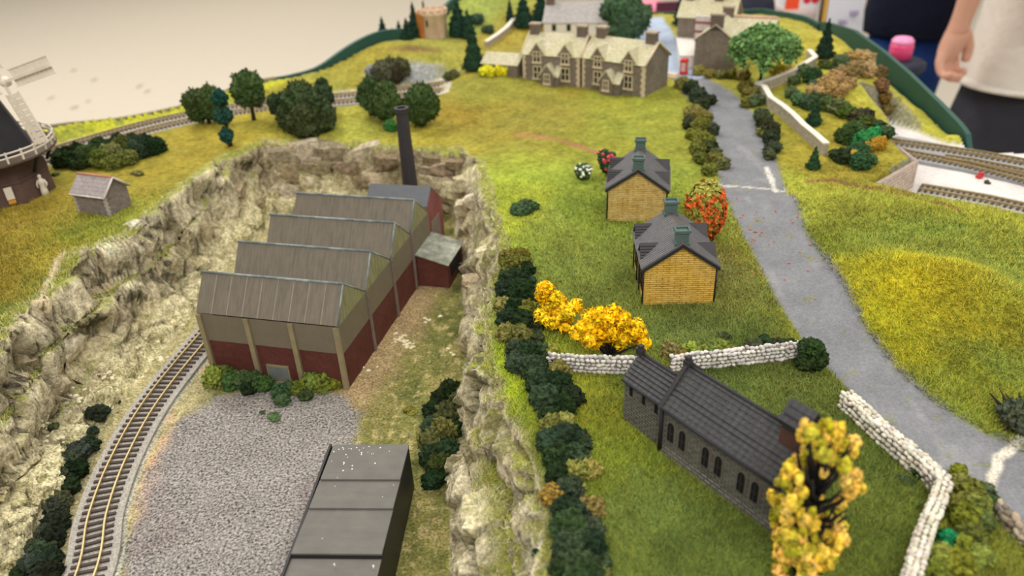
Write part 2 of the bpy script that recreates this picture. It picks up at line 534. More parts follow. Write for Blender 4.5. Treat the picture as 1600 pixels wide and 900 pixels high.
# ------------------------------------------------------------------ mesh builder and object helpers
class MB:
    def __init__(self):
        self.v, self.f, self.sm = [], [], []

    def add(self, vs, fs, smooth=False):
        b = len(self.v)
        self.v.extend([tuple(map(float, p)) for p in vs])
        self.f.extend([tuple(i + b for i in f) for f in fs])
        self.sm.extend([smooth] * len(fs))
        return self

    def box(self, x0, x1, y0, y1, z0, z1, tap=0.0):
        a, t = tap, tap
        vs = [(x0, y0, z0), (x1, y0, z0), (x1, y1, z0), (x0, y1, z0), (x0 + a, y0 + t, z1), (x1 - a, y0 + t, z1), (x1 - a, y1 - t, z1), (x0 + a, y1 - t, z1)]
        return self.add(vs, [(3, 2, 1, 0), (4, 5, 6, 7), (0, 1, 5, 4), (1, 2, 6, 5), (2, 3, 7, 6), (3, 0, 4, 7)])

    def hexa(self, vs):
        """8 corners: bottom ring then top ring"""
        return self.add(vs, [(3, 2, 1, 0), (4, 5, 6, 7), (0, 1, 5, 4), (1, 2, 6, 5), (2, 3, 7, 6), (3, 0, 4, 7)])

    def prism(self, poly, axis, a, b):
        """poly in the two other axes, extruded along axis from a to b"""
        n = len(poly)
        def P(u, v, w):
            return {'x': (w, u, v), 'y': (u, w, v), 'z': (u, v, w)}[axis]
        vs = [P(u, v, a) for u, v in poly] + [P(u, v, b) for u, v in poly]
        fs = [tuple(range(n))[::-1], tuple(range(n, 2 * n))] + [(i, (i + 1) % n, n + (i + 1) % n, n + i) for i in range(n)]
        return self.add(vs, fs)

    def slab(self, p00, p10, p11, p01, th):
        """a sheet of thickness th on the quad's back side"""
        q = [np.array(p, float) for p in (p00, p10, p11, p01)]
        n = np.cross(q[1] - q[0], q[3] - q[0])
        n /= np.linalg.norm(n) + 1e-12
        return self.hexa([p - n * th for p in q] + q)

    def tube(self, path, r, n=8, cap=True, smooth=True):
        path = [np.array(p, float) for p in path]
        rs = r if hasattr(r, '__len__') else [r] * len(path)
        vs, fs = [], []
        up = np.array([0.0, 0, 1])
        for i, p in enumerate(path):
            d = path[min(i + 1, len(path) - 1)] - path[max(i - 1, 0)]
            d /= np.linalg.norm(d) + 1e-12
            a = np.cross(d, up)
            if np.linalg.norm(a) < 0.05:
                a = np.cross(d, np.array([1.0, 0, 0]))
            a /= np.linalg.norm(a)
            c = np.cross(a, d)
            for k in range(n):
                th = 2 * math.pi * k / n
                vs.append(p + rs[i] * (math.cos(th) * a + math.sin(th) * c))
        for i in range(len(path) - 1):
            for k in range(n):
                fs.append((i * n + k, i * n + (k + 1) % n, (i + 1) * n + (k + 1) % n, (i + 1) * n + k))
        self.add(vs, fs, smooth)
        if cap:
            m = (len(path) - 1) * n
            self.f.append(tuple(len(self.v) - len(vs) + k for k in range(n))[::-1])
            self.f.append(tuple(len(self.v) - len(vs) + m + k for k in range(n)))
            self.sm.extend([False, False])
        return self

    def lathe(self, prof, n=24, cx=0.0, cy=0.0, smooth=True, phase=0.0):
        vs, fs = [], []
        for r, z in prof:
            for k in range(n):
                a = 2 * math.pi * (k + phase) / n
                vs.append((cx + r * math.cos(a), cy + r * math.sin(a), z))
        for i in range(len(prof) - 1):
            for k in range(n):
                fs.append((i * n + k, i * n + (k + 1) % n, (i + 1) * n + (k + 1) % n, (i + 1) * n + k))
        fs.append(tuple(range(n))[::-1])
        fs.append(tuple(range((len(prof) - 1) * n, len(prof) * n)))
        return self.add(vs, fs, smooth)

    def ribbon(self, path, width, z0, z1):
        """a flat band along a plan path"""
        path = np.array(path, float)[:, :2]
        t = np.gradient(path, axis=0)
        t /= np.linalg.norm(t, axis=1)[:, None] + 1e-12
        nrm = np.stack([-t[:, 1], t[:, 0]], 1)
        zz = lambda z, i: z[i] if hasattr(z, '__len__') else z
        vs, fs = [], []
        for i in range(len(path)):
            l, r = path[i] + nrm[i] * width / 2, path[i] - nrm[i] * width / 2
            vs += [(l[0], l[1], zz(z0, i)), (r[0], r[1], zz(z0, i)), (r[0], r[1], zz(z1, i)), (l[0], l[1], zz(z1, i))]
        for i in range(len(path) - 1):
            a, b = i * 4, i * 4 + 4
            for k in range(4):
                fs.append((a + k, a + (k + 1) % 4, b + (k + 1) % 4, b + k))
        fs += [(0, 1, 2, 3), tuple(len(path) * 4 - 4 + k for k in (3, 2, 1, 0))]
        return self.add(vs, fs)

    def mesh(self, name):
        me = bpy.data.meshes.new(name)
        me.from_pydata([(x * S, y * S, z * S) for x, y, z in self.v], [], self.f)
        me.polygons.foreach_set('use_smooth', self.sm)
        me.update()
        bm = bmesh.new()
        bm.from_mesh(me)
        bmesh.ops.recalc_face_normals(bm, faces=bm.faces)
        bm.to_mesh(me)
        bm.free()
        return me


def tag(o, label=None, cat=None, group=None, kind=None):
    for k, v in (('label', label), ('category', cat), ('group', group), ('kind', kind)):
        if v:
            o[k] = v
    return o


def link(name, me, m=None, parent=None, loc=None, rotz=0.0, color=None, scale=None):
    o = bpy.data.objects.new(name, me)
    COL.objects.link(o)
    if m is not None and len(me.materials) == 0:
        me.materials.append(m)
    if parent is not None:
        o.parent = parent
    if loc is not None:
        o.location = [c * S for c in loc]
    o.rotation_euler = (0, 0, rotz) if np.isscalar(rotz) else rotz
    if color is not None:
        v = lin(*color)
        o.color = (v[0], v[1], v[2], 1)
    if scale is not None:
        o.scale = (scale,) * 3 if np.isscalar(scale) else scale
    return o


def obj(name, mb, m, parent=None, **kw):
    return link(name, mb.mesh(name), m, parent, **kw)


def thing(name, label, cat, loc=(0, 0, 0), rotz=0.0, group=None):
    o = bpy.data.objects.new(name, None)
    o.empty_display_size = 0.01
    COL.objects.link(o)
    o.location = [c * S for c in loc]
    o.rotation_euler = (0, 0, rotz)
    return tag(o, label, cat, group)


def arr_mesh(name, v, f, smooth=True):
    """mesh from numpy arrays (metres); f is an (n,3) or (n,4) array"""
    me = bpy.data.meshes.new(name)
    k = f.shape[1]
    me.vertices.add(len(v))
    me.vertices.foreach_set('co', np.ascontiguousarray(v, np.float32).ravel())
    me.loops.add(f.size)
    me.loops.foreach_set('vertex_index', np.ascontiguousarray(f, np.int32).ravel())
    me.polygons.add(len(f))
    me.polygons.foreach_set('loop_start', np.arange(0, f.size, k, dtype=np.int32))
    me.polygons.foreach_set('use_smooth', np.full(len(f), smooth))
    me.update(calc_edges=True)
    return me


# ------------------------------------------------------------------ the land as real ground, split by what it is
def lattice():
    """rows get wider apart with distance: the same ground, coarser where it is far"""
    ys = [10.5]
    while ys[-1] < 129.5:
        d = math.hypot(ys[-1], 24.0)
        ys.append(ys[-1] + 0.0034 * d * max(1.0, d / 34 * 0.72))
    ys = np.array(ys)
    nu = 640
    u = np.linspace(-1, 1, nu)
    w = 0.80 * np.hypot(ys, 24.0) + 2.0
    X = u[None, :] * w[:, None]
    Y = np.repeat(ys[:, None], nu, 1)
    return X, Y


GX, GY = lattice()
GZ = height(GX, GY)
NR, NC = GX.shape


def grid_normals(P):
    du = np.gradient(P, axis=1)
    dv = np.gradient(P, axis=0)
    n = np.cross(du, dv)
    return n / (np.linalg.norm(n, axis=2, keepdims=True) + 1e-12)




def ground_at(x, y):
    """height read back from the lattice"""
    x, y = np.asarray(x, float), np.asarray(y, float)
    ys = GY[:, 0]
    yc = np.clip(y, ys[0], ys[-1] - 1e-6)
    i = np.clip(np.searchsorted(ys, yc) - 1, 0, NR - 2)
    w = 0.80 * np.hypot(yc, 24.0) + 2.0
    k = np.clip((x / w + 1) / 2 * (NC - 1), 0, NC - 1.001)
    j = k.astype(int)
    fy, fx = (yc - ys[i]) / (ys[i + 1] - ys[i]), k - j
    return (GZ[i, j] * (1 - fx) + GZ[i, j + 1] * fx) * (1 - fy) + (GZ[i + 1, j] * (1 - fx) + GZ[i + 1, j + 1] * fx) * fy


GP = np.stack([GX, GY, GZ], 2)
GN = grid_normals(GP)
GT, GDB, GDT = quarry_t(GX, GY)
slope = 1 - GN[..., 2]
# rock: broken blocks, cracks and strata pushed out along the face
castle_face = bump(GX, GY, -11.3, 94.6, 5.2, 2.3, 1.0)
tun_face = sstep(2.6, 1.4, dist_poly(GX, GY, TUNNEL_LINE)) * (GY > 69)
rockm = np.clip(sstep(0.10, 0.30, slope) * sstep(0.0, 0.06, GT) * sstep(1.0, 0.97, GT), 0, 1)
face_zone = sstep(0.02, 0.12, GT) * sstep(1.0, 0.93, GT)
leftm = sstep(-12, -20, GX)
sel = face_zone > 0.001
dsp = np.zeros(GX.shape)
x_, y_, z_ = GX[sel], GY[sel], GZ[sel]
wx = x_ + 0.5 * fbm(x_ / 1.2, y_ / 1.2, z_ / 1.2, 2, 41)
wy = y_ + 0.5 * fbm(x_ / 1.2, y_ / 1.2, z_ / 1.2, 2, 43)
wz = z_ + 0.4 * fbm(x_ / 1.2, y_ / 1.2, z_ / 1.2, 2, 47)
L_ = leftm[sel]
d1, d2, cv, fc1 = worley(wx / 3.0, wy / 3.0, wz / 1.9, 3)
e1, e2, cv2, fc2 = worley(wx / 1.15, wy / 1.15, wz / 0.75, 9)
rd = (0.75 + 0.5 * L_) * (cv - 0.45) + (0.9 + 0.5 * L_) * fc1 + 0.22 * (cv2 - 0.5) + 0.26 * fc2
rd = rd - (0.16 + 0.3 * L_) * sstep(0.12, 0.0, d2 - d1) - 0.07 * sstep(0.12, 0.0, e2 - e1)
rd = rd + 0.16 * fbm(x_ / 0.7, y_ / 0.7, z_ / 1.4, 4, 51)
dsp[sel] = np.clip(rd, -1.1, 0.7)
GCELL = np.zeros(GX.shape)
GCELL[sel] = cv
GCRACK = np.zeros(GX.shape)
GCRACK[sel] = np.maximum(sstep(0.14, 0.0, d2 - d1), 0.6 * sstep(0.10, 0.0, e2 - e1))
far_damp = 1 - 0.25 * sstep(45, 60, GY)
GP = GP + GN * (dsp * face_zone * (0.45 + 0.55 * sstep(0.05, 0.25, slope)) * far_damp)[..., None]
# soft lumps in the turf, finer the nearer
turf = 0.05 * fbm(GX / 0.55, GY / 0.55, 2.0, 3, 61) + 0.10 * fbm(GX / 1.7, GY / 1.7, 7.0, 2, 67)
inq = GDB < 0
onroad = sdf(GX, GY, ROAD)
inrail = sdf(GX, GY, RAIL_AREA)
instreet = sdf(GX, GY, STREET)
backd = dist_poly(GX, GY, [tuple(q) for q in BACK_RAIL_A])
flat = np.maximum.reduce([sstep(0.3, -0.1, onroad), sstep(0.2, -0.1, inrail), sstep(0.3, -0.1, instreet), sstep(2.8, 2.0, backd)])
GP[..., 2] += np.where(inq, 0.035 * fbm(GX / 0.8, GY / 0.8, 5.0, 3, 71), turf) * (1 - flat) * (1 - near_build(GX, GY) * 0.7)
GN = grid_normals(GP)
slope = 1 - GN[..., 2]

# --- paint: what colour the scenic material itself has at each place, plus the street's sheen
GRASS = [(30, 400, 150, 134, 52), (20, 345, 150, 130, 48), (100, 400, 160, 150, 60), (10, 440, 146, 128, 46), (120, 372, 128, 134, 48), (260, 272, 146, 134, 50), (300, 232, 148, 136, 52),
         (60, 478, 126, 134, 52), (200, 350, 140, 144, 56), (450, 226, 158, 152, 66), (560, 205, 158, 156, 64), (750, 150, 138, 132, 52), (715, 172, 142, 122, 46), (850, 182, 138, 128, 52),
         (950, 200, 136, 138, 52), (1005, 172, 138, 140, 52), (820, 300, 150, 160, 54), (850, 350, 136, 146, 60), (900, 400, 126, 136, 58), (950, 450, 116, 128, 56),
         (1100, 520, 112, 122, 58), (880, 620, 140, 146, 46), (920, 660, 132, 138, 42), (960, 720, 124, 136, 44), (1000, 800, 112, 126, 56), (1100, 850, 98, 114, 50),
         (1350, 700, 98, 114, 46), (1380, 800, 100, 114, 46), (1300, 655, 100, 110, 46), (760, 640, 176, 192, 46), (790, 345, 160, 170, 58), (770, 700, 128, 136, 50), (800, 745, 120, 130, 50),
         (1300, 335, 144, 148, 56), (1400, 360, 142, 148, 58), (1500, 390, 140, 150, 62), (1425, 440, 180, 172, 40), (1500, 510, 166, 158, 42), (1380, 530, 158, 156, 38),
         (1500, 610, 136, 142, 48), (1565, 560, 134, 146, 60), (1250, 305, 160, 164, 60), (1275, 375, 126, 132, 44), (1310, 252, 146, 134, 48), (1400, 150, 170, 164, 62),
         (1300, 62, 164, 154, 62), (560, 92, 146, 138, 56), (730, 22, 140, 154, 76), (790, 62, 158, 142, 60), (1090, 430, 122, 122, 62), (1180, 380, 140, 140, 56), (1000, 600, 112, 124, 44),
         (1240, 600, 104, 112, 48), (1060, 330, 128, 142, 52), (900, 320, 118, 136, 50), (1560, 860, 128, 132, 48), (1150, 560, 92, 106, 44), (1480, 330, 152, 154, 54), (640, 195, 160, 152, 60), (400, 200, 164, 150, 56)]
gp = np.array([np.append(hit(a, b)[:2], lin(r, g, bb)) for a, b, r, g, bb in GRASS])
wsum = np.zeros(GX.shape)
paint = np.zeros(GX.shape + (3,))
jx = GX + 1.6 * fbm(GX / 2.5, GY / 2.5, 0.0, 3, 81)
jy = GY + 2.2 * fbm(GX / 2.5, GY / 2.5, 9.0, 3, 83)
for gx_, gy_, r_, g_, b_ in gp:
    sc2 = 0.4 + (0.02 * gy_) ** 2
    w = 1.0 / (((jx - gx_) ** 2 + ((jy - gy_) * 0.8) ** 2) / sc2 + 0.6) ** 2
    wsum += w
    paint += w[..., None] * np.array([r_, g_, b_])
paint /= wsum[..., None]
mott = fbm(GX / 1.1, GY / 1.1, 3.0, 4, 91)
paint *= (1 + 0.28 * mott)[..., None]
paint *= (1 + 0.10 * fbm(GX / 4, GY / 4, 13.0, 2, 93)[..., None] * np.array([1.0, 0.0, -1.0]))
grain = np.zeros(GX.shape + (3,))
grain[..., 2] = 1.0


def lay(mask, c, g=None):
    global paint, grain
    c = np.asarray(c, float)
    paint = paint * (1 - mask[..., None]) + c * mask[..., None]
    if g is not None:
        grain = grain * (1 - mask[..., None]) + np.array(g, float) * mask[..., None]


def pl(px, z=None):
    return [tuple((hit(a, b) if z is None else at(a, b, z))[:2]) for a, b in px]


# quarry floor: green-brown scrub, sandy earth by the shed walls, grey gravel yard, orange dust along the ballast
ns = fbm(GX / 1.3, GY / 1.3, 1.0, 4, 101)
ns2 = fbm(GX / 0.45, GY / 0.45, 1.0, 3, 103)
qf = sstep(0.35, -0.1, GDB + 0.5 * ns2)
lay(qf, lin(124, 122, 66), (0.5, 0.3, 0.4))
lay(qf * sstep(0.05, 0.5, ns) * 0.8, lin(150, 140, 84), (0.6, 0.3, 0.3))
lay(qf * sstep(0.0, -0.45, ns) * 0.75, lin(84, 92, 44))
side = dist_poly(GX, GY, [(-10.4, 39), (-7.2, 53), (-4.6, 58)])
lay(qf * sstep(2.6, 0.6, side + 1.1 * ns), lin(172, 148, 108), (0.7, 0.4, 0.1))
lay(qf * (ns2 > 0.33) * 0.6 * (GX > -12), lin(190, 172, 120))
leftq = qf * sstep(-19, -21, GX)
lay(leftq * 0.8, lin(190, 178, 132), (0.6, 0.7, 0.1))
yd = sdf(GX, GY, YARD)
lay(qf * sstep(0.5, -0.3, yd + 0.8 * ns) , lin(146, 140, 135), (1.0, 0.2, 0.0))
lay(qf * sstep(0.5, -0.3, yd + 0.8 * ns) * sstep(0.05, 0.5, fbm(GX / 2.6, GY / 2.6, 6.0, 3, 107)) * 0.45, lin(126, 114, 112))
trk = dist_poly(GX, GY, [tuple(q) for q in TRACK])
rightside = GX > np.interp(GY, TRACK[:, 1], TRACK[:, 0])
lay(qf * rightside * sstep(1.55, 1.35, trk) , lin(176, 176, 160), (0.8, 0.2, 0.0))
lay(qf * rightside * np.exp(-((trk - 1.95) / 0.45) ** 2) * sstep(-0.25, 0.35, ns) * sstep(27, 36, GY) * 0.95, lin(206, 166, 136), (0.5, 0.2, 0.0))
# cliffs: cast plaster, cream to grey-brown, with scatter material on the ledges
cz = np.clip(sstep(-0.05, 0.3, GDB) * sstep(-0.25, 0.25, GDT + 0.35 * ns + 0.25 * ns2), 0, 1)
rock_c = lin(226, 213, 178)[None, None] * (0.72 + 0.5 * GCELL[..., None]) * (1 + 0.3 * ns[..., None])
warm = sstep(-0.1, 0.5, fbm(GX / 2, GY / 2, GP[..., 2] / 2, 3, 111))
rock_c = rock_c * (1 - 0.55 * warm[..., None]) + lin(222, 206, 156) * 0.55 * warm[..., None]
greyr = sstep(0.1, 0.5, fbm(GX / 1.5, GY / 1.5, GP[..., 2] / 1.5, 3, 113)) * 0.6
rock_c = rock_c * (1 - greyr[..., None]) + lin(150, 140, 118) * greyr[..., None]
paint = paint * (1 - cz[..., None]) + rock_c * cz[..., None]
grain = grain * (1 - cz[..., None]) + np.array([0.25, 1.0, 0.0]) * cz[..., None]
lay(cz * GCRACK * 0.6, lin(92, 82, 62))
lay(cz * sstep(64, 68, GY + 1.2 * ns) * (GX < -4) * 0.6, lin(134, 116, 84))
mossy = cz * sstep(0.34, 0.12, slope + 0.22 * ns2 + 0.12 * ns) * sstep(0.3, 0.62, GT + 0.25 * ns)
lay(mossy * 0.92, lin(144, 148, 56), (0.3, 0.1, 1.0))
tal = cz * leftm * sstep(0.55, 0.2, GT + 0.2 * ns)
lay(tal * 0.7, lin(228, 218, 168), (0.8, 0.7, 0.1))
lay(tal * sstep(0.1, 0.5, ns2) * 0.5, lin(150, 146, 84))
lay(cz * (1 - leftm) * sstep(0.0, 0.55, ns2 + 0.6 * ns) * 0.7, lin(122, 120, 64), (0.2, 0.3, 0.8))
# road, street, tracks, yard boards, the castle crag, the tunnel walls
lay(sstep(0.25, -0.12, onroad + 0.22 * ns + 0.1 * ns2), lin(126, 127, 130), (0.12, 0.0, 0.0))
lay(sstep(0.2, -0.4, onroad) * sstep(0.25, 0.6, fbm(GX / 1.0, GY / 3.0, 2.0, 3, 121)) * 0.25, lin(166, 164, 162))
lay(sstep(0.5, -0.1, onroad) * sstep(0.45, 0.62, fbm(GX / 0.7, GY / 0.7, 8.0, 3, 123)) * 0.6, lin(128, 130, 80), (0.2, 0, 0.6))
lay(sstep(0.2, -0.2, instreet), lin(166, 178, 196), (0.05, 0, 0))  # paler blue-grey puts a reflected sheen into the street's colour
lay(sstep(3.9, 3.3, backd + 0.5 * ns) * (GX < -6.0), lin(196, 186, 166), (0.5, 0.1, 0.0))
verge = sstep(0, -1.2, (GY - np.interp(GX, [-80, -47.6, -22.4], [56, 78.6, 98.2])) * -1 - 0) * 0
bk = -sdf(GX, GY, BACK_EDGE)
lay(sstep(4.6, 3.4, backd) * 0 + sstep(3.2, 2.2, bk + 0.6 * ns) * (GX < -26) * sstep(-70, -60, GX) * (GY > 60), lin(176, 176, 52), (0.2, 0, 1.0))
lay(sstep(3.2, 2.2, bk + 0.6 * ns) * (GX < -26) * (GY > 60) * sstep(0.0, 0.4, ns) * 0.7, lin(116, 124, 62))
lay(np.clip(castle_face * 2.2 - 0.55 + 0.5 * ns, 0, 1), lin(150, 152, 150), (0.2, 0.8, 0.0))
lay(np.clip(bump(GX, GY, -11.0, 100.2, 4.6, 1.3, 1.0) * 2 - 0.8 + 0.4 * ns, 0, 1) * 0.8, lin(112, 78, 54), (0.4, 0, 0.4))
lay(sstep(1.9, 1.2, np.abs(inrail)) * (GP[..., 2] > ZR + 0.2) * sstep(0.15, 0.35, slope) * (GY > 58), lin(150, 148, 118), (0.2, 0.6, 0.3))
lay(sstep(0.4, 0.1, inrail) * (GP[..., 2] < ZR + 0.2), lin(216, 210, 205), (0.06, 0, 0))
lay(np.clip(tun_face * sstep(0.15, 0.4, slope) + 0, 0, 1) * 0.85, lin(138, 134, 122), (0.2, 0.6, 0))
# brown cracks where the scenic sections meet, and the pale plaster seams across the road
for pts, w_, c_ in (([(1262, 284), (1300, 281), (1350, 292), (1420, 308), (1500, 333)], 0.34, (126, 82, 62)), ([(808, 211), (860, 216), (905, 228), (945, 243)], 0.4, (168, 112, 84)),
                    ([(1592, 690), (1562, 715), (1552, 745), (1545, 778)], 0.3, (214, 206, 190)), ([(1122, 288), (1165, 292), (1228, 299)], 0.22, (206, 198, 186)), ([(1198, 262), (1205, 280), (1212, 300)], 0.28, (214, 210, 200)), ([(60, 480), (75, 445), (90, 405), (100, 398)], 0.3, (216, 196, 158))):
    dd = dist_poly(GX, GY, pl(pts)) + 0.12 * ns2
    lay(sstep(w_, w_ * 0.4, dd), lin(*c_), (0.4, 0.2, 0.0))
paint = np.clip(paint, 0.004, 0.9)

land_ok = sdf(GX, GY, BACK_EDGE) < 0.0
nbuild = near_build(GX, GY)
# which piece of land each face belongs to
f_of = lambda a: (a[:-1, :-1] + a[1:, 1:] + a[1:, :-1] + a[:-1, 1:]) / 4
cls = np.zeros((NR - 1, NC - 1), int)                                # 0 grass
cls[f_of(qf) > 0.5] = 1                                             # quarry floor
cls[(f_of(qf) > 0.5) & (f_of(yd + 0.8 * ns) < 0.1)] = 2             # gravel yard
cls[(f_of(cz) > 0.5) & (f_of(GT) > 0.02)] = 3                       # cliffs
cls[f_of(onroad) < 0] = 4                                           # road
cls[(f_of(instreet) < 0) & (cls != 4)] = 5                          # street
cls[f_of(inrail) < 0] = 6                                           # rail yard boards
ok = f_of(land_ok.astype(float)) > 0.99
idx = np.arange(NR * NC).reshape(NR, NC)
quads = np.stack([idx[:-1, :-1], idx[:-1, 1:], idx[1:, 1:], idx[1:, :-1]], 2)
LAND = {}
PV = GP.reshape(-1, 3) * S
PC = paint.reshape(-1, 3)
PG = grain.reshape(-1, 3)
PN = GN.reshape(-1, 3)
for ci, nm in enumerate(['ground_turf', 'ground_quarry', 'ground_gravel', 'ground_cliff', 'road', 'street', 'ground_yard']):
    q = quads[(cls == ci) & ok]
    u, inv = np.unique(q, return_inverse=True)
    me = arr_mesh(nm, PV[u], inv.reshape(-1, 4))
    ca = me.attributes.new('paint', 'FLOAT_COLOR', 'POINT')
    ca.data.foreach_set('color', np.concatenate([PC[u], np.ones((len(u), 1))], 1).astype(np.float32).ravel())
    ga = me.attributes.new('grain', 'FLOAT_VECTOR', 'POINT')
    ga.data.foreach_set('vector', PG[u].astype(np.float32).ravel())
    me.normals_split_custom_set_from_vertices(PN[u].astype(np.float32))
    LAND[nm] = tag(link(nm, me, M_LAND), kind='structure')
LABELS_LAND = {'ground_turf': 'green and golden static grass covering the model hills', 'ground_quarry': 'sandy scrub floor beside the factory', 'ground_gravel': 'grey gravel yard in front of the factory',
               'ground_cliff': 'cream plaster rock faces round the quarry', 'road': 'grey model road past the church and cottages', 'street': 'village street with a pale blue grey sheen painted in', 'ground_yard': 'bare grey boards under the sidings'}
for k_, v_ in LABELS_LAND.items():
    LAND[k_]['label'] = v_



# ------------------------------------------------------------------ structure round the layout: hall floor, edge boards
FLOOR_Z = -92.0
mb = MB().box(-700, 700, -150, 1100, FLOOR_Z - 4, FLOOR_Z)
M_FLOOR = mat('hall_floor_vinyl', (218, 206, 186), 0.7, 0.02, 12, 0.02, 0.0004)
floor = tag(obj('floor', mb, M_FLOOR), label='pale beige hall floor', kind='structure')
M_SCUFF = mat('floor_scuff', (176, 160, 138), 0.7, 0.2, 60, 0)
for px, py, w_, h_ in ((115, 110, 9, 5), (147, 125, 8, 6), (218, 135, 6, 8), (230, 143, 8, 6), (117, 168, 11, 6), (138, 158, 6, 5), (80, 153, 8, 7)):
    p = at(px, py, FLOOR_Z)
    d = np.linalg.norm(p - np.array([0, 0, CAM_H])) / F_PX
    m_ = MB()
    ring = [(w_ * d / 2 * math.cos(t) * (0.75 + 0.4 * random.random()), h_ * d * 1.4 * math.sin(t) * (0.75 + 0.4 * random.random())) for t in np.linspace(0, 2 * math.pi, 11)[:-1]]
    m_.prism(ring, 'z', 0.0, 0.06)
    obj('scuff_mark', m_, M_SCUFF, floor, loc=(p[0], p[1], FLOOR_Z))
M_WALL = mat('hall_wall_paint', (214, 206, 196), 0.8, 0.03, 10, 0.02)
tag(obj('wall_back', MB().box(-700, 700, 1100, 1110, FLOOR_Z, 260), M_WALL), label='plain hall wall far behind the layout', kind='structure')

M_GREEN = mat('dark_green_edge_paint', (44, 82, 72), 0.5, 0.10, 60, 0.1)
M_BUFF = mat('buff_edge_paint', (150, 138, 112), 0.6, 0.10, 60, 0.1)


def fascia(name, label, pts, tops, m, bottom=-9.0, th=0.5):
    tag(obj(name, MB().ribbon(pts, th, bottom, tops), m), label=label, kind='structure')


def densify(pts, n):
    pts = np.array(pts, float)
    seg = np.r_[0, np.cumsum(np.hypot(*np.diff(pts, axis=0).T))]
    s = np.linspace(0, seg[-1], n)
    return np.stack([np.interp(s, seg, pts[:, 0]), np.interp(s, seg, pts[:, 1])], 1)


pa = densify([(-80, 56), (-64, 67.6), (-47.6, 78.7), (-35.5, 87.8), (-27.5, 94.2)], 40)
fascia('trim_1', 'thin buff edge board along the back of the tracks', pa, [float(ground_at(x + 0.5, y - 0.9)) + 0.32 for x, y in pa], M_BUFF)
pb = densify([(-27.5, 94.2), (-22.4, 98.3), (-13.5, 107.1), (-8, 117.6), (-2, 128.1)], 50)
tb = []
for x, y in pb:
    base_ = float(ground_at(x + 0.7, y - 0.9))
    tb.append(base_ + 0.25 + 1.0 * float(sstep(-25, -19, x)) - 0.6 * float(sstep(-8, -4, x)))
fascia('trim_2', 'dark green profile board behind the castle hill', pb, tb, M_GREEN)
pc = densify([(-2, 128.1), (16, 128.1), (40, 121.2), (43.7, 108)], 40)
fascia('trim_3', 'dark green edge board behind the village', pc, [float(ground_at(min(x, 42.5), y - 0.8)) + 0.15 + 0.5 * float(sstep(30, 40, x)) for x, y in pc], M_GREEN)
yk = [66.8, 68.6, 69.0, 70.5, 74.9, 82.2, 88.8, 97.2, 106.1, 108.0]
zk = [3.2, 3.3, 4.3, 4.85, 5.7, 6.9, 7.7, 8.3, 7.6, 7.2]
yy = np.linspace(66.8, 108, 50)
fascia('trim_4', 'dark green profile board behind the tunnel hill', np.stack([np.full(50, 43.95), yy], 1), list(np.interp(yy, yk, zk)), M_GREEN)
fascia('trim_5', 'pale edge board at the end of the sidings', np.array([(43.9, 67.0), (62, 63.8)]), [3.25, 3.25], mat('pale_board_edge', (204, 196, 186), 0.6, 0.06, 60, 0.1))
for lx, ly in ((-58, 66), (-20, 95), (30, 118), (42, 72), (56, 20), (-60, 12)):
    tag(obj('trestle_leg', MB().box(lx - 2, lx + 2, ly - 2, ly + 2, FLOOR_Z, -0.8), mat('raw_timber', (170, 140, 100), 0.7)), label='wooden leg under the layout', kind='structure')
tag(obj('base_board', MB().prism([(a, b) for a, b in [(-79, 12), (-79, 55), (-47, 77), (-22, 96), (-9, 115), (-2, 126), (16, 126), (39, 119), (43, 106), (43, 66), (61, 62), (61, 12)]], 'z', -1.8, -0.9), mat('raw_timber', (170, 140, 100), 0.7)), label='timber baseboard under the scenery', kind='structure')


# ------------------------------------------------------------------ foliage prototypes (unit size), shared by every plant
def ico(sub):
    bm = bmesh.new()
    bmesh.ops.create_icosphere(bm, subdivisions=sub, radius=1.0)
    v = np.array([p.co[:] for p in bm.verts])
    f = np.array([[q.index for q in fc.verts] for fc in bm.faces])
    bm.free()
    return v, f


ICO = {k: ico(k) for k in (1, 2, 3, 4)}


def chips(pts, nrm, size, seed, align=0.3, long=1.0):
    """little leaf flakes at the points"""
    r = np.random.default_rng(seed)
    n = len(pts)
    a = r.normal(size=(n, 3)) + align * nrm * 2
    a /= np.linalg.norm(a, axis=1, keepdims=True)
    b = np.cross(a, r.normal(size=(n, 3)))
    b /= np.linalg.norm(b, axis=1, keepdims=True)
    c = np.cross(a, b)
    s = size * (0.6 + 0.8 * r.random((n, 1)))
    v = np.stack([pts + b * s * long, pts + c * s * 0.6, pts - b * s * long, pts - c * s * 0.6], 1).reshape(-1, 3)
    i = np.arange(n)[:, None] * 4
    f = np.concatenate([i + np.array([[0, 1, 2]]), i + np.array([[0, 2, 3]])])
    return v, f


def join_arr(parts):
    vs, fs, b = [], [], 0
    for v, f in parts:
        vs.append(v)
        fs.append(f + b)
        b += len(v)
    return np.concatenate(vs), np.concatenate(fs)


def foam(seed, sub=4, amp=0.34, nchip=420, csize=0.07):
    v, f = ICO[sub]
    o = seed * 13.7
    r = 1 + amp * fbm(v[:, 0] * 2.3 + o, v[:, 1] * 2.3, v[:, 2] * 2.3, 3, seed) + 0.16 * vnoise(v[:, 0] * 7 + o, v[:, 1] * 7, v[:, 2] * 7, seed + 5)
    w1 = worley(v[:, 0] * 2.6 + o, v[:, 1] * 2.6, v[:, 2] * 2.6, seed)[0]
    r = r + 0.34 * (0.55 - w1) + (0.10 * vnoise(v[:, 0] * 15 + o, v[:, 1] * 15, v[:, 2] * 15, seed + 9) if sub > 3 else 0)
    p = v * r[:, None]
    rr = np.random.default_rng(seed)
    k = rr.integers(0, len(v), nchip)
    c = chips(p[k] * (1.0 + 0.05 * rr.random((nchip, 1))), v[k], csize, seed)
    return arr_mesh('foam', *join_arr([(p, f), c]), smooth=False)


